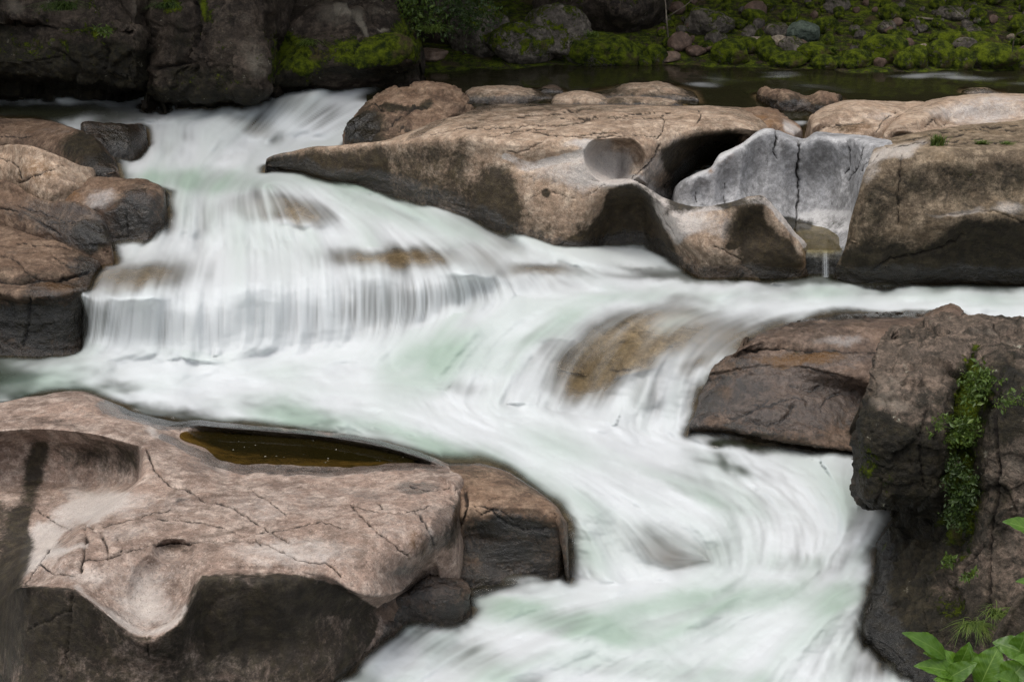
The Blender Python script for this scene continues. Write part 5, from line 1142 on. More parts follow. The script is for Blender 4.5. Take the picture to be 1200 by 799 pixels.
def leaf_cards(n, spread, size, seed, droop=0.3, shape=0.45, surface=None):
    """many small pointed leaves (two folded halves each) filling an uneven volume"""
    r_ = np.random.default_rng(seed)
    V, F = [], []
    nclump = max(3, n // 14)
    cl = r_.normal(size=(nclump, 3)) * 0.5
    cl = cl * np.asarray(spread)
    for i in range(n):
        c = cl[r_.integers(nclump)] + r_.normal(size=3) * np.asarray(spread) * 0.16
        d = r_.normal(size=3)
        d[2] -= droop
        d /= np.linalg.norm(d)
        sd_ = np.cross(d, r_.normal(size=3))
        sd_ /= np.linalg.norm(sd_)
        nn = np.cross(d, sd_)
        L = size * min(2.2, r_.lognormal(-.1, .42))
        w = L * shape * .5
        k = len(V)
        V += [c, c + d * L * .45 + sd_ * w + nn * w * .3, c + d * L, c + d * L * .45 - sd_ * w + nn * w * .3]
        F += [(k, k + 1, k + 2), (k, k + 2, k + 3)]
    return V, F


def twig_tube(pts, r0, r1, sides=6):
    pts = [np.asarray(p, float) for p in pts]
    V, F = [], []
    n = len(pts)
    for i, p in enumerate(pts):
        d = pts[min(i + 1, n - 1)] - pts[max(i - 1, 0)]
        d /= np.linalg.norm(d) + 1e-9
        a = np.cross(d, [0.3, .2, 1.0])
        a /= np.linalg.norm(a) + 1e-9
        b = np.cross(d, a)
        r = r0 + (r1 - r0) * i / (n - 1)
        for k in range(sides):
            t = 2 * math.pi * k / sides
            V.append(p + (a * math.cos(t) + b * math.sin(t)) * r)
    for i in range(n - 1):
        for k in range(sides):
            F.append((i * sides + k, i * sides + (k + 1) % sides, (i + 1) * sides + (k + 1) % sides, (i + 1) * sides + k))
    F.append(tuple(range(sides))[::-1])
    F.append(tuple((n - 1) * sides + k for k in range(sides)))
    return V, F


def bush(name, label, base, spread, n, size, mat, seed, cat='bush', group=None, lift=None, droop=.3, stems=4):
    root = empty(name, base)
    tag(root, label, cat, group)
    V, F = leaf_cards(n, spread, size, seed, droop)
    lift = spread[2] * .9 if lift is None else lift
    V = [v + np.array([0, 0, lift]) for v in V]
    mesh_obj('foliage', V, F, mat, root, smooth=False)
    r_ = np.random.default_rng(seed)
    SV, SF = [], []
    for i in range(stems):
        e = np.array([r_.normal() * spread[0] * .5, r_.normal() * spread[1] * .4, lift + r_.uniform(-.2, .5) * spread[2]])
        v, f = twig_tube([np.array([0, 0, -.02]), e * [.35, .35, .55], e], size * .06, size * .02)
        SF += [tuple(q + len(SV) for q in ff) for ff in f]
        SV += v
    mesh_obj('stem', SV, SF, BARK, root)
    return root


def tuft(name, label, base, n, length, width, seed, mat=GRASS, lean=0.5, cat='grass tuft', group=None, dirn=(0, -1, 0), hang=0.5):
    """a tuft of arching blades, one mesh"""
    r_ = np.random.default_rng(seed)
    V, F = [], []
    for i in range(n):
        a = r_.uniform(0, 2 * math.pi)
        out = np.array([math.cos(a), math.sin(a), 0]) * r_.uniform(.2, 1) + np.asarray(dirn) * hang
        L = length * r_.uniform(.5, 1.15)
        sd_ = np.cross(out, [0, 0, 1.0])
        sd_ /= np.linalg.norm(sd_) + 1e-6
        p0 = np.array([r_.normal() * length * .16, r_.normal() * length * .12, 0])
        k = len(V)
        for j in range(5):
            t = j / 4
            p = p0 + out * lean * L * t * (0.4 + t) + np.array([0, 0, 1]) * L * (t - lean * .95 * t * t)
            w = width * (1 - t) ** .7 * .5 + width * .04
            V += [p - sd_ * w, p + sd_ * w]
        for j in range(4):
            q = k + 2 * j
            F.append((q, q + 1, q + 3, q + 2))
    o = mesh_obj(name, V, F, mat, None, tuple(base), smooth=True)
    return tag(o, label, cat, group)


# tufts on the flat top of the block
tuft('grass_tuft', 'bushy green tuft on the block top, leftmost and tallest of the three tufts', W((1098, 172, 17.2)), 220, .22, .012, 1, lean=.35, hang=.2)
tuft('grass_tuft', 'flat green tuft in the middle of the three on the block top', W((1150, 172, 17.2)), 200, .17, .012, 2, lean=.6, hang=.2)
tuft('grass_tuft', 'small flat green tuft at the right end of the three on the block top', W((1180, 172, 17.2)), 170, .15, .012, 3, lean=.7, hang=.2)
# on the tall boulder
bush('crevice_fern', 'feathery bright green plant high in the crevice of the tall boulder', W((1145, 462, 11.42)), (.15, .10, .16), 900, .035, LEAF, 4, cat='fern', lift=.08)
bush('crevice_fern', 'feathery green plant just below the bright one in the crevice', W((1128, 510, 11.3)), (.15, .09, .15), 800, .035, LEAF, 5, cat='fern', lift=.05)
bush('creeping_plant', 'dense dark small-leaved creeper carpeting the lower crevice of the tall boulder', W((1126, 600, 11.1)), (.13, .08, .25), 1100, .035, DARKLEAF, 6, cat='creeper', lift=.10)
bush('creeping_plant', 'thin dark creeper strip between the ferns and the lower carpet', W((1122, 555, 11.2)), (.10, .08, .16), 500, .03, DARKLEAF, 7, cat='creeper', lift=.05)
bush('tiny_fern', 'sparse tiny fern on the left slope of the crevice', W((1098, 500, 11.2)), (.07, .05, .09), 140, .03, LEAF, 8, cat='fern', lift=.02)
bush('tiny_fern', 'tiny fern sprig under the creeper on the lower boulder', W((1112, 660, 10.95)), (.08, .05, .05), 120, .04, LEAF, 9, cat='fern', lift=.02)
bush('tiny_fern', 'tiny bright fern sprig right of the lower sprig, middle of the boulder foot', W((1138, 675, 10.55)), (.1, .05, .04), 110, .04, LEAF, 10, cat='fern', lift=.02)
bush('tiny_fern', 'ragged olive sprigs on the dark right shoulder of the tall boulder', W((1185, 470, 10.95)), (.12, .06, .10), 200, .03, LEAF, 12, cat='fern', lift=.02)
tuft('grass_tuft', 'hanging dark green grass at the foot of the tall boulder', W((1143, 735, 10.22)), 170, .24, .009, 11, lean=.9, hang=.6)
tuft('grass_tuft', 'smaller arching grass clump right of the hanging grass', W((1168, 722, 10.12)), 110, .24, .008, 13, lean=.8, hang=.5)
# far side
bush('leafy_bush', 'leafy green bush hanging over the dark recess at top centre', W((478, 30, 24.2)), (.55, .35, .35), 1900, .06, LEAF, 14, cat='bush', lift=.2)
bush('leafy_bush', 'darker bush of drooping sprays right of the recess', W((540, 25, 24.3)), (.55, .35, .35), 1700, .06, DARKLEAF, 15, cat='bush', lift=.15)
tuft('hanging_grass', 'long grass blades hanging from the cliff ledge at top left', W((75, 12, 22.0)), 140, .5, .016, 16, mat=DARKLEAF, lean=.95, hang=.5)
tuft('hanging_grass', 'hanging grass in the dark cleft of the cliff', W((196, 10, 22.0)), 90, .4, .015, 17, mat=DARKLEAF, lean=.95, hang=.5)
tuft('hanging_grass', 'grass clump draped on the mossy boulder beside its dark hollow', W((368, 52, 22.9)), 120, .34, .012, 18, lean=.95, hang=.5)
tuft('hanging_grass', 'arching grass beside the big mossy boulder right flank', W((508, 38, 23.4)), 130, .38, .012, 19, lean=.9, hang=.3)
tuft('hanging_grass', 'grass tuft growing between the lichen boulder and the moss cushions', W((694, 44, 23.8)), 90, .26, .012, 20, lean=.7, hang=.3)
bush('ledge_fern', 'small bright fern on the cliff ledge', W((122, 38, 21.9)), (.10, .06, .07), 160, .05, LEAF, 21, cat='fern', lift=.02)
for i, (px, py, n) in enumerate([(1210, 30, 140), (1010, 58, 90), (975, 62, 70), (1188, 52, 130), (1150, 30, 90), (1002, 40, 80), (1060, 14, 80), (930, 20, 80), (1130, 68, 70), (860, 66, 60), (1085, 36, 80), (1220, 60, 120)]):
    tuft('bank_grass', 'short green grass clump between the mossy stones of the far bank', pix_on_bank(px, py), n, .22, .012, 30 + i, group='grass clumps on the far bank', lean=.6)
for lab, pts, r in [('bare pale twig arching up at the right edge of the far bank', [(1186, 62, 24.3), (1188, 48, 24.3), (1192, 40, 24.2), (1206, 34, 24.1), (1225, 28, 24.0)], .012), ('bare brown branch sticking up beside the huge dark boulder', [(783, 44, 25.2), (781, 22, 25.2), (780, 4, 25.3), (776, -16, 25.3)], .016), ('bare brown branch leaning right beside the huge dark boulder', [(783, 20, 25.2), (792, 14, 25.1), (802, 8, 25.0), (816, -4, 25)], .011),
                    ('fallen dark twig lying on the moss high on the bank', [(1066, 24, 25.9), (1082, 25, 25.85), (1102, 27, 25.8)], .03)]:
    if 'fallen' in lab:
        pts = [pix_on_bank(a, b) + np.array([0, 0, .05]) for a, b, c in pts]
    else:
        pts = [W(p) for p in pts]
    v, f = twig_tube(pts, r, r * .5)
    tag(mesh_obj('bare_twig', v, f, BARK), lab, 'twig')

# broad-leaved plant, lower right
bl = N('broad_leaf')
_c = bl.coord('UV')
_u = bl.node('ShaderNodeSeparateXYZ', out=0, _0=_c)
_v = bl.node('ShaderNodeSeparateXYZ', out=1, _0=_c)
_a = bl.math('ABSOLUTE', bl.math('SUBTRACT', _u, 0.5))
_vein = bl.ss(bl.math('ABSOLUTE', bl.math('SUBTRACT', bl.math('FRACT', bl.math('ADD', bl.math('MULTIPLY', _v, 8.0), bl.math('MULTIPLY', _a, -5.0))), .5)), 0.40, 0.5)
_rib = bl.ss(_a, 0.0, 0.035, 1.0, 0.0)
_rib = bl.math('MAXIMUM', _rib, bl.math('MULTIPLY', _vein, 0.5))
_n = bl.noise(14, 4, .6, bl.coord())
_col = bl.mix(bl.ss(_n, .35, .65), (0.055, 0.125, 0.010), (0.09, 0.18, 0.015))
_col = bl.mix(bl.math('MULTIPLY', _rib, 0.7), _col, (0.25, 0.36, 0.09))
_rn = bl.node('ShaderNodeObjectInfo', out=5)
_col = bl.mix(bl.math('MULTIPLY', _rn, 0.5), _col, (0.035, 0.085, 0.010))
_nb = bl.bump(bl.math('SUBTRACT', 1.0, _rib), .35, .004)
_sh = bl.node('ShaderNodeBsdfPrincipled', **{'Base Color': _col, 'Roughness': .38, 'Normal': _nb})
_tr = bl.node('ShaderNodeBsdfTranslucent', _0=bl.mix(.5, _col, (0.15, 0.27, 0.015)))
bl.t.links.new(bl.node('ShaderNodeMixShader', _0=.35, _1=_sh, _2=_tr), bl.out.inputs[0])
BROAD = bl.m


def broad_leaf(p0, p1, width, up, parent, bend=0.15, fold=0.25):
    """one elliptic leaf from p0 to p1 with a folded midrib and drooping tip"""
    p0, p1, up = np.asarray(p0), np.asarray(p1), np.asarray(up, float)
    d = p1 - p0
    L = np.linalg.norm(d)
    d /= L
    s = np.cross(d, up)
    s /= np.linalg.norm(s)
    n = np.cross(s, d)
    nu, nv = 9, 16
    V, UV = [], []
    for j in range(nv + 1):
        t = j / nv
        w = width * .5 * (math.sin(math.pi * min(1, t * .97 + .02) ** .82) ** .85) * (1 - .15 * t)
        c = p0 + d * L * t + n * bend * L * (4 * t * (1 - t)) * .5
        for i in range(nu):
            u = i / (nu - 1) * 2 - 1
            rip = .03 * width * math.sin(t * 26 + abs(u) * 4) * abs(u)
            V.append(c + s * w * u + n * (fold * w * abs(u) ** 1.2 + rip))
            UV.append((i / (nu - 1), t))
    F = []
    for j in range(nv):
        for i in range(nu - 1):
            a = j * nu + i
            F.append((a, a + 1, a + nu + 1, a + nu))
    me = bpy.data.meshes.new('leaf')
    org = np.array(parent.location)
    me.from_pydata([tuple(v - org) for v in V], [], F)
    uvl = me.uv_layers.new(name='UVMap')
    for lp in me.loops:
        uvl.data[lp.index].uv = UV[lp.vertex_index]
    me.polygons.foreach_set('use_smooth', [True] * len(F))
    me.materials.append(BROAD)
    o = bpy.data.objects.new('leaf', me)
    COL.objects.link(o)
    o.parent = parent
    return o


def leaf_plant(label, base, specs, Y):
    root = empty('broad_leaf_plant', W((base[0], base[1], Y)))
    tag(root, label, 'plant')
    org = np.array(root.location)
    for (bx, by, tx, ty, wpx, dy0, dy1, ux, uy, uz) in specs:
        p0, p1 = W((bx, by, Y + dy0)), W((tx, ty, Y + dy1))
        broad_leaf(p0, p1, 1.3 * wpx * Y / FPX, (ux, uy, uz), root)
        c0 = np.array([0, 0, 0.0])
        m_ = (p0 - org) * [.5, .5, .45]
        v, f = twig_tube([c0, m_, p0 - org], .007, .004)
        mesh_obj('stem', v, f, GRASS, root)
    return root


leaf_plant('broad-leaved green plant in the lower right corner, its longest leaf pointing left over the water', (1120, 850), [
    (1108, 770, 1057, 741, 23, 0, -.05, -.25, -.6, 1), (1103, 757, 1078, 741, 15, .08, .05, .4, .1, 1), (1122, 790, 1071, 780, 24, -.05, -.12, -.1, -.6, 1), (1132, 788, 1082, 764, 26, .02, .05, 0, -.5, 1),
    (1122, 782, 1136, 752, 24, .05, .1, .2, -.9, .5), (1148, 800, 1138, 762, 26, .0, .06, .5, -.9, .3), (1108, 796, 1145, 776, 22, -.1, -.15, .3, -.7, 1), (1118, 804, 1094, 796, 20, -.14, -.2, 0, -.6, 1)], 9.55)
leaf_plant('broad-leaved green plant cut by the right edge, ribbed leaves beside the longer-leaved plant', (1190, 850), [
    (1150, 800, 1172, 755, 34, 0, .06, -.6, -.9, .4), (1205, 768, 1163, 752, 30, .02, .1, -.2, -.6, 1), (1178, 800, 1202, 775, 36, -.1, -.05, -.3, -1, .5), (1192, 772, 1204, 738, 26, .05, .05, -.6, -.8, .4), (1215, 780, 1188, 772, 20, -.08, -.12, -.2, -.5, 1), (1196, 806, 1165, 792, 26, -.15, -.2, -.1, -.6, 1)], 9.4)
leaf_plant('two single leaves of an overhanging spray at the right edge above the corner plants', (1260, 660), [
    (1215, 626, 1175, 611, 22, 0, -.06, -.1, -.6, 1), (1222, 686, 1190, 681, 14, 0, -.06, -.1, -.6, 1)], 9.5)

# ------------------------------------------------------------------ wooded valley sides that rise beyond the frame
hill_m = rock_mat('forest_floor', (0.02, 0.03, 0.010), (0.012, 0.018, 0.007), (0.035, 0.045, 0.015), speck=0, bump=1.0, rough=.95)


def hillside(name, y0, y1, z0, z1, label):
    hx, ht = np.meshgrid(np.linspace(-60, 60, 90), np.linspace(0, 1, 50))
    hy = y0 + (y1 - y0) * ht
    hz = z0 + (z1 - z0) * ht ** .9
    P = np.stack([hx, hy, hz], -1)
    P[..., 2] += fbm(P, .25, 5, 900) * 3.0 * sstep(0, .15, ht)
    if y1 > y0:
        P = P[::-1]
    o = add_grid_mesh(name, [P], [{k: np.zeros(P.shape[:2]) for k in ATTRS}], hill_m, origin=(0, y0, z0))
    return tag(o, label, 'hill', kind='structure')


hillside('hill', 33, 58, 1.8, 46, 'dark wooded valley side beyond the mossy bank')
hillside('near_hill', -6, -42, -1.0, 8, 'dark wooded valley side behind the viewpoint')

# the forest crowns that hang over the far bank, above the frame
CV, CF = leaf_cards(9000, (11, 5, 1.6), .9, 950, droop=.2, shape=.7)
CV = [v + np.array([3, 31, 9.5]) for v in CV]
CV2, CF2 = leaf_cards(9000, (8, 3.6, 1.4), .9, 951, droop=.2, shape=.7)
CF += [tuple(i + len(CV) for i in f) for f in CF2]
CV += [v + np.array([-10, 25.0, 7.0]) for v in CV2]
o = mesh_obj('forest_canopy', CV, CF, DARKLEAF, None, (0, 0, 0), smooth=False)
tag(o, 'dense forest crowns overhanging the far bank', 'tree canopy', kind='stuff')

# ------------------------------------------------------------------ the water: one continuous surface from the dark river down to the foam
STEP = 1.8
wx = np.arange(-165, 1366, STEP)
wy = np.arange(60, 900, STEP)
PX, PY = np.meshgrid(wx, wy)
ZW = ZF(PX, PY)[..., 0]
ZS = ZW.copy()
for _ in range(16):             # ease the control points into one another, keeping the crisp lip of the curtain fall
    ZS[1:-1, 1:-1] = .5 * ZS[1:-1, 1:-1] + .125 * (ZS[:-2, 1:-1] + ZS[2:, 1:-1] + ZS[1:-1, :-2] + ZS[1:-1, 2:])
lipy = np.interp(wx, [p_[0] for p_ in LIP], [p_[1] for p_ in LIP])
keep = np.exp(-((PY - lipy[None]) / 9.0) ** 2) * sstep(85, 100, PX) * (1 - sstep(600, 690, PX))
ZW = ZS + (ZW - ZS) * keep

FL = [(1200, 90, -1, 0), (900, 95, -1, 0), (600, 95, -1, .02), (480, 92, -1, .12), (700, 75, -1, 0), (1000, 72, -1, 0), (420, 100, -1, .25), (380, 110, -.8, .5), (340, 120, -.6, .7), (300, 140, -.6, .7), (380, 150, -.8, .5), (400, 130, -.8, .6),
      (230, 130, -1, .15), (150, 130, -1, 0), (50, 130, -1, 0), (190, 165, -.1, 1), (230, 165, .05, 1), (280, 165, -.6, .5), (330, 185, -.95, .3), (250, 200, -.8, .5), (180, 205, -.5, .8), (390, 205, .8, .5), (420, 235, .9, .4), (480, 245, .93, .4),
      (540, 262, .9, .5), (600, 290, .9, .5), (650, 308, .97, .25), (190, 250, -.08, 1), (240, 255, 0, 1), (290, 250, .2, 1), (340, 255, .35, .8), (400, 265, .6, .6), (170, 300, -.6, .6), (130, 320, -.5, .7), (220, 310, -.35, .9), (300, 305, 0, 1), (380, 295, .25, 1), (450, 293, .4, .8),
      (520, 295, .65, .6), (110, 375, -.12, 1), (180, 375, -.05, 1), (260, 375, 0, 1), (350, 370, .0, 1), (440, 365, 0, 1), (520, 345, .12, 1), (580, 335, .35, 1), (640, 332, .5, .8), (685, 332, .75, .5), (110, 350, -.1, 1), (180, 350, -.05, 1), (350, 330, 0, 1), (440, 325, 0, 1),
      (1200, 352, -1, 0), (1000, 345, -1, .02), (850, 340, -1, .05), (750, 335, -1, .1), (680, 348, -.93, .25), (620, 362, -.9, .4), (560, 380, -.85, .5), (510, 408, -.7, .7), (600, 415, -.55, .8), (560, 450, -.3, .9), (650, 440, -.35, .9), (620, 390, -.75, .6),
      (720, 390, -.7, .7), (780, 390, -.7, .7), (700, 430, -.6, .8), (850, 390, -.85, .5), (830, 420, -.6, .8), (790, 465, -.25, 1), (740, 475, -.3, 1), (840, 465, -.15, 1), (820, 360, -.95, .2),
      (420, 440, -.9, .15), (300, 440, -1, .1), (150, 440, -1, .1), (50, 450, -1, .15), (100, 480, .9, .2), (250, 480, 1, .15), (350, 490, 1, .15), (450, 510, 1, .25), (540, 540, .95, .4), (600, 500, .95, .35), (700, 520, .95, .3), (800, 530, .95, .2), (500, 480, .7, .4), (400, 465, 1, .1),
      (620, 570, .8, .6), (690, 600, .75, .65), (680, 640, .35, .9), (760, 620, .75, .6), (740, 650, .4, .9), (830, 570, .9, .35), (900, 580, .75, .6), (850, 630, .35, .9), (960, 600, .5, .8), (900, 640, -.1, .9), (980, 650, -.5, .8), (930, 545, .9, .4), (960, 510, -.5, .8), (1000, 490, -.6, .6),
      (1000, 690, -.85, .4), (900, 700, -.95, .3), (800, 710, -.95, .3), (700, 710, -.95, .25), (600, 710, -.9, .3), (500, 730, -.8, .5), (420, 780, -.7, .7), (700, 770, -.9, .42), (900, 770, -.6, .7), (1000, 770, -.25, .9), (800, 680, -.9, .35), (560, 770, -.85, .45), (1040, 780, 0, 1)]
FL = np.array(FL)
th = np.arctan2(FL[:, 3], FL[:, 2])
FF = RBF(FL[:, :2], np.stack([np.cos(2 * th), np.sin(2 * th)], -1))
c2 = FF(PX, PY)
# turbulence bends the strands a little
ang = 0.5 * np.arctan2(c2[..., 1], c2[..., 0])
P3 = np.stack([PX / 60, PY / 40, PX * 0], -1)
dirx, diry = np.cos(ang), np.sin(ang)


def sample(A, x, y):
    h, w = A.shape
    x = np.clip(x, 0, w - 1.001)
    y = np.clip(y, 0, h - 1.001)
    i, j = x.astype(int), y.astype(int)
    u, v = x - i, y - j
    return A[j, i] * (1 - u) * (1 - v) + A[j, i + 1] * u * (1 - v) + A[j + 1, i] * (1 - u) * v + A[j + 1, i + 1] * u * v


def blur(A, n):
    for _ in range(n):
        A = (np.roll(A, 1, 0) + 2 * A + np.roll(A, -1, 0)) / 4
        A = (np.roll(A, 1, 1) + 2 * A + np.roll(A, -1, 1)) / 4
    return A


def lic(noise, steps, warp=0.0, seed=0):
    h, w = noise.shape
    jj, ii = np.meshgrid(np.arange(h), np.arange(w), indexing='ij')
    a = ang + warp * fbm(P3 * 1.0, 1.0, 3, 700 + seed)
    # a headless direction field: carry cos2/sin2 and keep the sign continuous along each line
    C, S = np.cos(2 * a), np.sin(2 * a)
    acc = noise.copy()
    wsum = 1.0
    for sgn in (1, -1):
        x, y = ii.astype(float), jj.astype(float)
        px_, py_ = sgn * np.cos(a), sgn * np.sin(a)
        for k in range(steps):
            b = 0.5 * np.arctan2(sample(S, x, y), sample(C, x, y))
            dx, dy = np.cos(b), np.sin(b)
            s = np.where(dx * px_ + dy * py_ < 0, -1.0, 1.0)
            px_, py_ = dx * s, dy * s
            x = x + px_
            y = y + py_
            wk = 1 - k / steps
            acc = acc + wk * sample(noise, x, y)
            wsum += wk
    acc /= wsum
    return (acc - acc.mean()) / acc.std()


nrg = np.random.default_rng(77)
n0 = blur(nrg.random(PX.shape), 1)
n1 = blur(nrg.random(PX.shape), 8)
n2 = blur(nrg.random(PX.shape), 45)
L0 = lic(n0, 26, .15)
L1 = lic(n1, 34, .5, 3)
L2 = lic(n2, 34, .8, 6)
TURB = fbm(np.stack([PX / 26, PY / 13, PX * 0], -1), 1.0, 4, 710)
TURB = TURB / TURB.std()

dens = np.full(PX.shape, .93)
green = np.full(PX.shape, .05)
thin = np.zeros(PX.shape)
brownw = np.zeros(PX.shape)
Q = np.stack([PX, PY], -1)
wobq = np.stack([fbm(np.stack([PX / 45, PY / 30, PX * 0], -1), 1.0, 4, 720 + k) for k in range(2)], -1)
QW = Q + wobq * 16


def dab(px, py, rx, ry, ang_=0, d=None, g=None, t=None, p=2.6):
    w = np.exp(-ell(QW, px, py, rx, ry, ang_) ** p)
    for arr, v in ((dens, d), (green, g), (thin, t)):
        if v is not None:
            arr += (v - arr) * w


river = sstep(425, 465, PX + (PY - 100) * 1.2) * (1 - sstep(112, 122, PY)) + (PY > 112) * (PX > 430) * (PY < 200) * 1.0
river = np.clip(np.where((PY < 200), river, 0), 0, 1)
dens += (.10 - dens) * river
for d_ in [
    (40, 132, 200, 15, 0, .07, 0, 0), (215, 130, 50, 8, 0, .7), (300, 150, 34, 14, 25, .42, .1, .8), (360, 128, 60, 22, 20, .66, .15, .4), (440, 95, 30, 12, 0, .45), (385, 98, 30, 8, 0, .7), (130, 165, 40, 24, 0, .18, 0, .6), (235, 165, 60, 18, 0, .85, .1), (200, 165, 20, 18, 0, .75),
    (230, 213, 110, 16, 0, .82, .95), (400, 212, 60, 14, 15, .78, 1), (150, 212, 30, 10, 0, .7, .5), (190, 250, 34, 34, 0, .58, .1, .6), (240, 255, 34, 30, 0, .66, .1, .4), (335, 248, 58, 18, 8, .22, 0, 1), (290, 240, 24, 16, 0, .55, .2, .5), (470, 248, 90, 18, 18, .84, .55), (560, 268, 40, 16, 30, .66, .4, .4), (590, 285, 30, 10, 30, .5, .1, .7),
    (160, 325, 66, 20, -8, .20, 0, 1), (110, 300, 30, 20, 0, .1, 0, 1), (465, 302, 90, 16, 0, .12, 0, 1), (625, 317, 62, 8, 0, .26, 0, 1), (565, 300, 36, 14, 25, .50, 0, .8), (300, 240, 30, 14, 0, .5, .1, .6),
    (150, 380, 65, 36, 0, .86, .0, .1), (260, 378, 70, 36, 0, .95, .0, .0), (370, 370, 60, 38, 0, .90, .0, .1), (475, 356, 66, 38, 0, .58, .0, .4), (430, 360, 26, 36, 0, .62, .0, .4), (560, 338, 40, 22, 0, .62, .0, .4), (620, 334, 60, 12, 5, .62, .0, .3), (310, 372, 22, 36, 0, .97), (112, 375, 18, 34, 0, .45, 0, .4), (545, 345, 14, 22, 0, .5, 0, .5),
    (-10, 440, 95, 46, 0, .08, .4, 0), (60, 425, 50, 12, 0, .55, .2), (110, 478, 130, 12, 5, .18, .3, .2), (110, 455, 80, 9, 0, .42, .3), (230, 494, 90, 8, 6, .45, .4, .3), (330, 480, 60, 16, 10, .82, .95), (400, 500, 90, 14, 10, .78, .9), (280, 470, 40, 10, 0, .8, .4), (515, 425, 60, 28, -25, .86, .85), (480, 440, 40, 20, 0, .9, .5), (640, 392, 70, 16, -25, .84, .85), (600, 425, 40, 16, 0, .9, .4),
    (540, 455, 30, 10, 0, .72), (510, 525, 70, 12, 20, .84, .9), (735, 408, 100, 42, -22, .13, 0, 1), (785, 384, 56, 20, -12, .2, 0, 1), (690, 424, 46, 24, -42, .2, 0, 1), (700, 440, 44, 20, -30, .12, 0, 1), (800, 376, 40, 10, -10, .5, .1, .8), (648, 408, 18, 12, -40, .5, .2, .6), (790, 468, 50, 28, 0, .72, .1, .2), (755, 462, 24, 18, 0, .62, .1, .3), (835, 408, 40, 18, -35, .62, 0, .6), (815, 425, 26, 8, -30, .45, 0, .8),
    (870, 323, 140, 8, 0, .16, .1, 0), (1000, 329, 110, 9, 0, .20, .1), (1120, 334, 160, 11, 0, .24, .25), (760, 318, 50, 5, 10, .3), (1000, 340, 120, 6, 0, .75, .3), (740, 345, 50, 10, 0, .9, .5), (880, 345, 60, 8, 0, .88, .4), (1150, 350, 100, 8, 0, .85, .3),
    (870, 522, 60, 8, 8, .22, .1), (850, 545, 44, 10, 15, .42, .3), (820, 575, 70, 10, 20, .6, .5), (600, 560, 80, 18, 25, .84, .9), (850, 578, 80, 16, 20, .84, .4), (700, 600, 40, 16, 40, .86, .5), (775, 642, 52, 24, 20, .44, .2, .7), (795, 652, 28, 12, 0, .38, .1, .9), (830, 650, 30, 20, 0, .55, .3, .3), (700, 640, 30, 30, 20, .8, .4, .1), (930, 660, 40, 12, 0, .8, .5),
    (850, 704, 120, 20, -6, .82, .95), (980, 700, 40, 14, -30, .85, .6), (650, 725, 120, 18, 12, .78, .9), (800, 735, 70, 12, 0, .82, .5), (540, 765, 110, 22, 25, .74, .5), (420, 790, 80, 14, 30, .6, .2, .2), (760, 785, 160, 14, 5, .78, .4), (1020, 775, 50, 26, 0, .52, .1, .4), (600, 690, 60, 8, 0, .6, .1, .4), (1000, 650, 30, 10, -30, .7, .3), (540, 690, 30, 12, 0, .35, 0, .8), (1040, 735, 20, 14, 0, .6), (970, 505, 40, 18, -30, .45, 0, .8), (940, 400, 110, 30, 0, .10, 0, 1), (935, 470, 90, 40, 0, .1, 0, 1), (995, 505, 26, 16, -30, .5, 0, .6),
]:
    dab(*d_)
thin += (0 - thin) * river
dens = np.clip(dens, 0, 1)
green = np.clip(green + .25 * (green > .03) * L2 * .35, 0, 1)

# foam: strands drawn along the flow, broken foam where falls land
turbm = np.zeros(PX.shape)
for t_ in [(250, 436, 230, 26, 0), (560, 474, 130, 26, 5), (220, 186, 130, 20, 0), (290, 288, 140, 14, 0), (780, 512, 130, 22, 8), (700, 682, 120, 16, 0), (880, 560, 120, 30, 20), (960, 660, 60, 30, 0), (900, 345, 300, 12, 0), (100, 460, 140, 24, 0), (1010, 740, 50, 40, 0), (350, 165, 80, 12, 0), (330, 480, 200, 30, 8)]:
    turbm = np.maximum(turbm, np.exp(-ell(QW, *t_) ** 3))
Lf = np.clip(lic(nrg.random(PX.shape), 34, .03, 20), -2.2, 2.2)
n4 = blur(nrg.random(PX.shape), 3)
L4 = lic(n4, 6, 1.3, 12)
n5 = blur(nrg.random(PX.shape), 30)
L5 = lic(n5, 10, 1.5, 15)
L4 = np.clip(.55 * L4 + .75 * L5, -2.2, 2.2)
vis = .30 + 1.1 * sstep(-.35, .45, fbm(np.stack([PX / 90, PY / 55, PX * 0], -1), 1.0, 3, 760))
n3 = blur(nrg.random(PX.shape), 160)
L3 = lic(n3, 26, .6, 9)
steepness = np.hypot(*np.gradient(ZW)) / STEP
stp = sstep(.006, .011, blur(steepness, 6))
L0c, L1c, L2c = [np.clip(x, -2.2, 2.2) for x in (L0, L1, L2)]
soft = 4 * dens * (1 - dens)
S = stp * (.60 * Lf + .45 * L0c + .35 * L1c + .25 * L2c) + (1 - stp) * ((1 - turbm) * vis * (.30 * L0c + .50 * L1c + .55 * L2c) + turbm * (.75 * L4 + .25 * L2c))
foam = dens + S * np.maximum(.045 + .15 * soft, .17 * stp) * (1 - .45 * thin)
# wisps on the dark river
wisp = .02 + .10 * np.clip(.8 * L0 + L1 - 1.2, 0, 2) + .22 * np.clip(.8 * L2 + .8 * L1 - 1.2, 0, 1.5) * np.clip(.4 + .7 * L0 + .4 * L1, 0, 1.4)
foam = foam + (wisp - foam) * river
foam = np.clip(foam, 0, 1)
green = np.clip(green + .10 + (.05 + .35 * green) * (.35 * L1c + .5 * L2c + .4 * np.clip(L3, -2, 2)) * .6, 0, 1)

green = green * (1 - river)

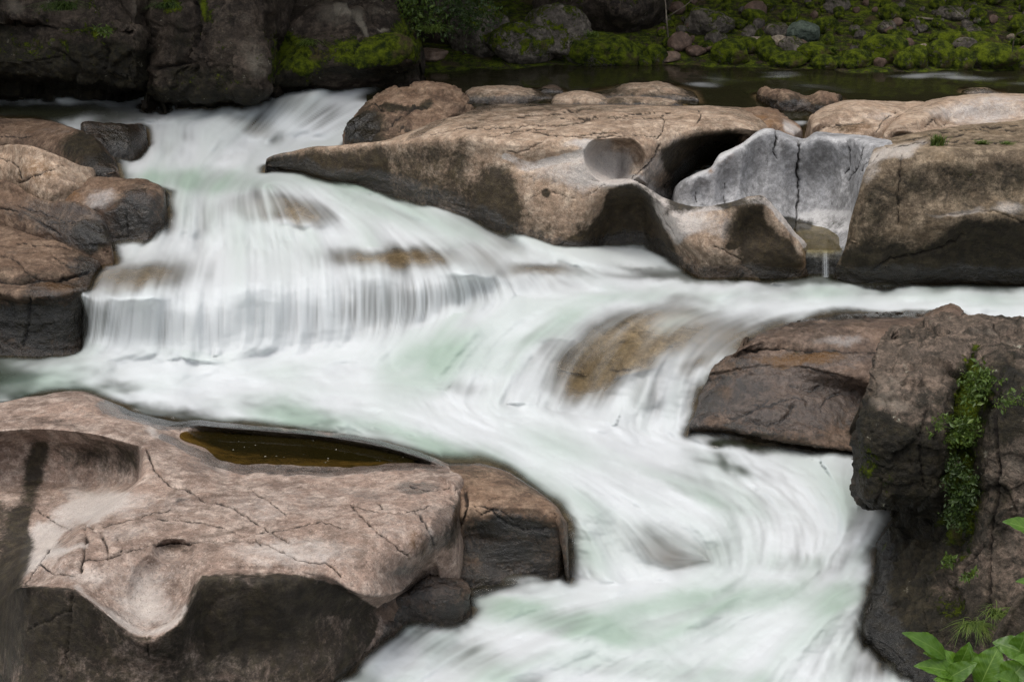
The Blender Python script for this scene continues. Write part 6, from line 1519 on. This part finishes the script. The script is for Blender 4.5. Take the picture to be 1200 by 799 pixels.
# waves: strands in relief and rolling lumps, real height
relief = (.0018 * L0 + .0042 * L1 + .011 * L2) * sstep(.05, .5, dens) + .034 * np.clip(L3, -2.5, 2.5) * (1 - stp) * sstep(.3, .8, dens)
relief += (.003 * TURB + .010 * L4 * turbm) * sstep(.2, .8, dens) * (1 - stp)
relief = relief * (1 - .85 * np.clip(thin, 0, 1))
relief = relief * (1 - river) + river * (.004 * L1 + .008 * L2 + .003 * TURB)
ZW2 = ZW + relief
GW = Wz(PX, PY, ZW2)

# how much water stands over the stone beneath: thin water is clear
deps = [(o, BVHTree.FromObject(o, bpy.context.evaluated_depsgraph_get())) for o in ROCK_OBJS]
bpy.context.view_layer.update()
depth = np.full(PX.shape, 9.0)
flat = GW.reshape(-1, 3)
for o, tree in deps:
    loc = np.array(o.location)
    bb_ = np.array([v[:] for v in o.bound_box]) + loc
    lo, hi = bb_.min(0), bb_.max(0)
    msk = (flat[:, 0] > lo[0] - .15) & (flat[:, 0] < hi[0] + .15) & (flat[:, 1] > lo[1] - .15) & (flat[:, 1] < hi[1] + .15) & (flat[:, 2] > lo[2] - .15) & (flat[:, 2] < hi[2] + .3)
    idx = np.nonzero(msk)[0]
    df = depth.reshape(-1)
    q = flat - loc
    for i in idx:
        hit = tree.find_nearest(Vector(q[i]), .25)
        if hit[0] is not None and hit[3] < df[i]:
            df[i] = hit[3]
shallow = 1 - sstep(0.0, 0.16, depth + .004 * L1)
foam = foam * (1 - .85 * shallow)
clear = np.clip(np.maximum(thin, shallow), 0, 1)

wm = N('stream_water')
fo = wm.attr('foam')
gr = wm.attr('green')
clr = wm.attr('clear')
co = wm.coord()
fine = wm.noise(9, 4, .6, co)
white = wm.mix(gr, (0.79, 0.815, 0.835), (0.43, 0.54, 0.46))
dif = wm.node('ShaderNodeBsdfPrincipled', **{'Base Color': white, 'Roughness': .55, 'Specular IOR Level': .25})
trl = wm.node('ShaderNodeBsdfTranslucent', _0=wm.mix(gr, (.88, .90, .91), (.52, .61, .53)))
foam_s = wm.node('ShaderNodeMixShader', _0=.38, _1=dif, _2=trl)
nbw = wm.bump(wm.noise(2.2, 3, .5, co), .25, .05)
deepc = wm.mix(gr, (0.014, 0.013, 0.006), (0.045, 0.066, 0.050))
deep = wm.node('ShaderNodeBsdfDiffuse', _0=deepc)
tra = wm.node('ShaderNodeBsdfTransparent', _0=(.80, .77, .66, 1))
body = wm.node('ShaderNodeMixShader', _0=wm.ss(clr, 0, 1, .12, .96), _1=deep, _2=tra)
gls = wm.node('ShaderNodeBsdfGlossy', _0=(1, 1, 1, 1), Roughness=.12, Normal=nbw)
fr = wm.node('ShaderNodeFresnel', IOR=1.33, Normal=nbw)
clearw = wm.node('ShaderNodeMixShader', _0=wm.math('MULTIPLY', fr, wm.ss(clr, 0, 1, 1.0, .06)), _1=body, _2=gls)
alpha = wm.ss(fo, 0.04, 1.0)
surf = wm.node('ShaderNodeMixShader', _0=alpha, _1=clearw, _2=foam_s)
wm.t.links.new(surf, wm.out.inputs[0])

wobj = add_grid_mesh('water', [GW], [{'foam': foam, 'green': green, 'clear': clear}], wm.m, origin=(0, 15, -2))
tag(wobj, 'white and pale green stream tumbling in silky cascades', 'water', kind='structure')

# stream bed under it
bedd = GW[::2, ::2].copy()
vb = bedd - np.array([0, 0, CZ + 2.0])
vb /= np.linalg.norm(vb, axis=-1, keepdims=True)
bedd = bedd + vb * (.20 + .12 * np.clip(fbm(bedd, 1.5, 4, 800), -.5, 1))[..., None]
bed = rock_mat('stream_bed', (0.19, 0.142, 0.096), (0.118, 0.09, 0.064), (0.25, 0.195, 0.138), speck=.3, rough=.6, bump=.8)
b_o = add_grid_mesh('stream_bed', [bedd], [{k: np.zeros(bedd.shape[:2]) for k in ATTRS}], bed, origin=(0, 15, -3))
tag(b_o, 'brown rock bed under the stream', 'stream bed', kind='structure')

# still pools: the pothole in the near outcrop and the basin under the white wall
pm = N('pool')
cop = pm.coord()
nbp = pm.bump(pm.noise(6, 2, .5, cop), .08, .02)
flk = pm.ss(pm.node('ShaderNodeTexVoronoi', _2=34.0, props={'feature': 'F1'}), .08, .13, 1, 0)
flk = pm.math('MULTIPLY', flk, pm.ss(pm.noise(2.5, 4, .7, cop), .56, .62))
bod = pm.node('ShaderNodeMixShader', _0=.7, _1=pm.node('ShaderNodeBsdfDiffuse', _0=(0.026, 0.020, 0.005, 1)), _2=pm.node('ShaderNodeBsdfTransparent', _0=(.7, .6, .3, 1)))
sp1 = pm.node('ShaderNodeMixShader', _0=pm.node('ShaderNodeFresnel', IOR=1.33, Normal=nbp), _1=bod, _2=pm.node('ShaderNodeBsdfGlossy', _0=(1, 1, 1, 1), Roughness=.04, Normal=nbp))
sp2 = pm.node('ShaderNodeMixShader', _0=flk, _1=sp1, _2=pm.node('ShaderNodeBsdfDiffuse', _0=(.6, .58, .5, 1)))
pm.t.links.new(sp2, pm.out.inputs[0])


def pool(label, outline, z):
    P = [W((x, y, z)) for x, y in outline]
    c = np.mean(P, axis=0)
    V = [c] + P
    F = [(0, i + 1, (i + 1) % len(P) + 1) for i in range(len(P))]
    V = [v - c for v in V]
    # counter-clockwise seen from above
    if np.cross(V[1], V[2])[2] < 0:
        F = [f[::-1] for f in F]
    o = mesh_obj('pool_water', V, F, pm.m, None, tuple(c), smooth=False)
    return tag(o, label, 'pool', kind='structure')


pool('still dark olive water lying in the pothole of the near outcrop', [(180, 512), (215, 504), (260, 503), (330, 507), (420, 518), (488, 538), (478, 546), (400, 560), (300, 560), (250, 552), (215, 537)], -2.02)
pool('still shallow water in the basin at the foot of the white wall', [(850, 240), (935, 250), (1000, 255), (1006, 280), (985, 293), (940, 293), (890, 288), (850, 270)], -1.0)

# thin trickles
tm = N('trickle')
tca = tm.coord('UV')
tu = tm.node('ShaderNodeMapping', _0=tca, _3=(9, .7, 1))
tn = tm.ss(tm.noise(1.0, 3, .6, tu), .35, .7, .15, .9)
tux = tm.node('ShaderNodeSeparateXYZ', out=0, _0=tca)
ted = tm.ss(tm.math('ABSOLUTE', tm.math('SUBTRACT', tux, .5)), .1, .5, 1, 0)
td = tm.node('ShaderNodeMixShader', _0=tm.math('MULTIPLY', tm.math('MULTIPLY', tn, ted), .5), _1=tm.node('ShaderNodeBsdfTransparent', _0=(1, 1, 1, 1)), _2=tm.node('ShaderNodeBsdfDiffuse', _0=(.75, .78, .8, 1)))
tm.t.links.new(td, tm.out.inputs[0])


def trickle(label, pts, wpx, wpx1):
    P = [W(p) for p in pts]
    V, F, UV = [], [], []
    n = len(P)
    for i, p in enumerate(P):
        w = (wpx + (wpx1 - wpx) * i / (n - 1)) * p[1] / FPX * .5
        for k in range(7):
            t = k / 6 * 2 - 1
            V.append(p + np.array([t * w, -.03 * (1 - t * t) - .01, 0]))
            UV.append((k / 6, i / (n - 1)))
    for i in range(n - 1):
        for k in range(6):
            a = i * 7 + k
            F.append((a, a + 1, a + 8, a + 7))
    o = mesh_obj('trickle', [v - P[0] for v in V], F, tm.m, None, tuple(P[0]))
    uvl = o.data.uv_layers.new(name='UVMap')
    for lp in o.data.loops:
        uvl.data[lp.index].uv = UV[lp.vertex_index]
    return tag(o, label, 'trickle', kind='structure')


trickle('thin trickle spilling from the basin below the white wall', [(967, 292, 17.2), (967, 296, 17.12), (967, 310, 17.1), (967, 324, 17.08)], 9, 11)
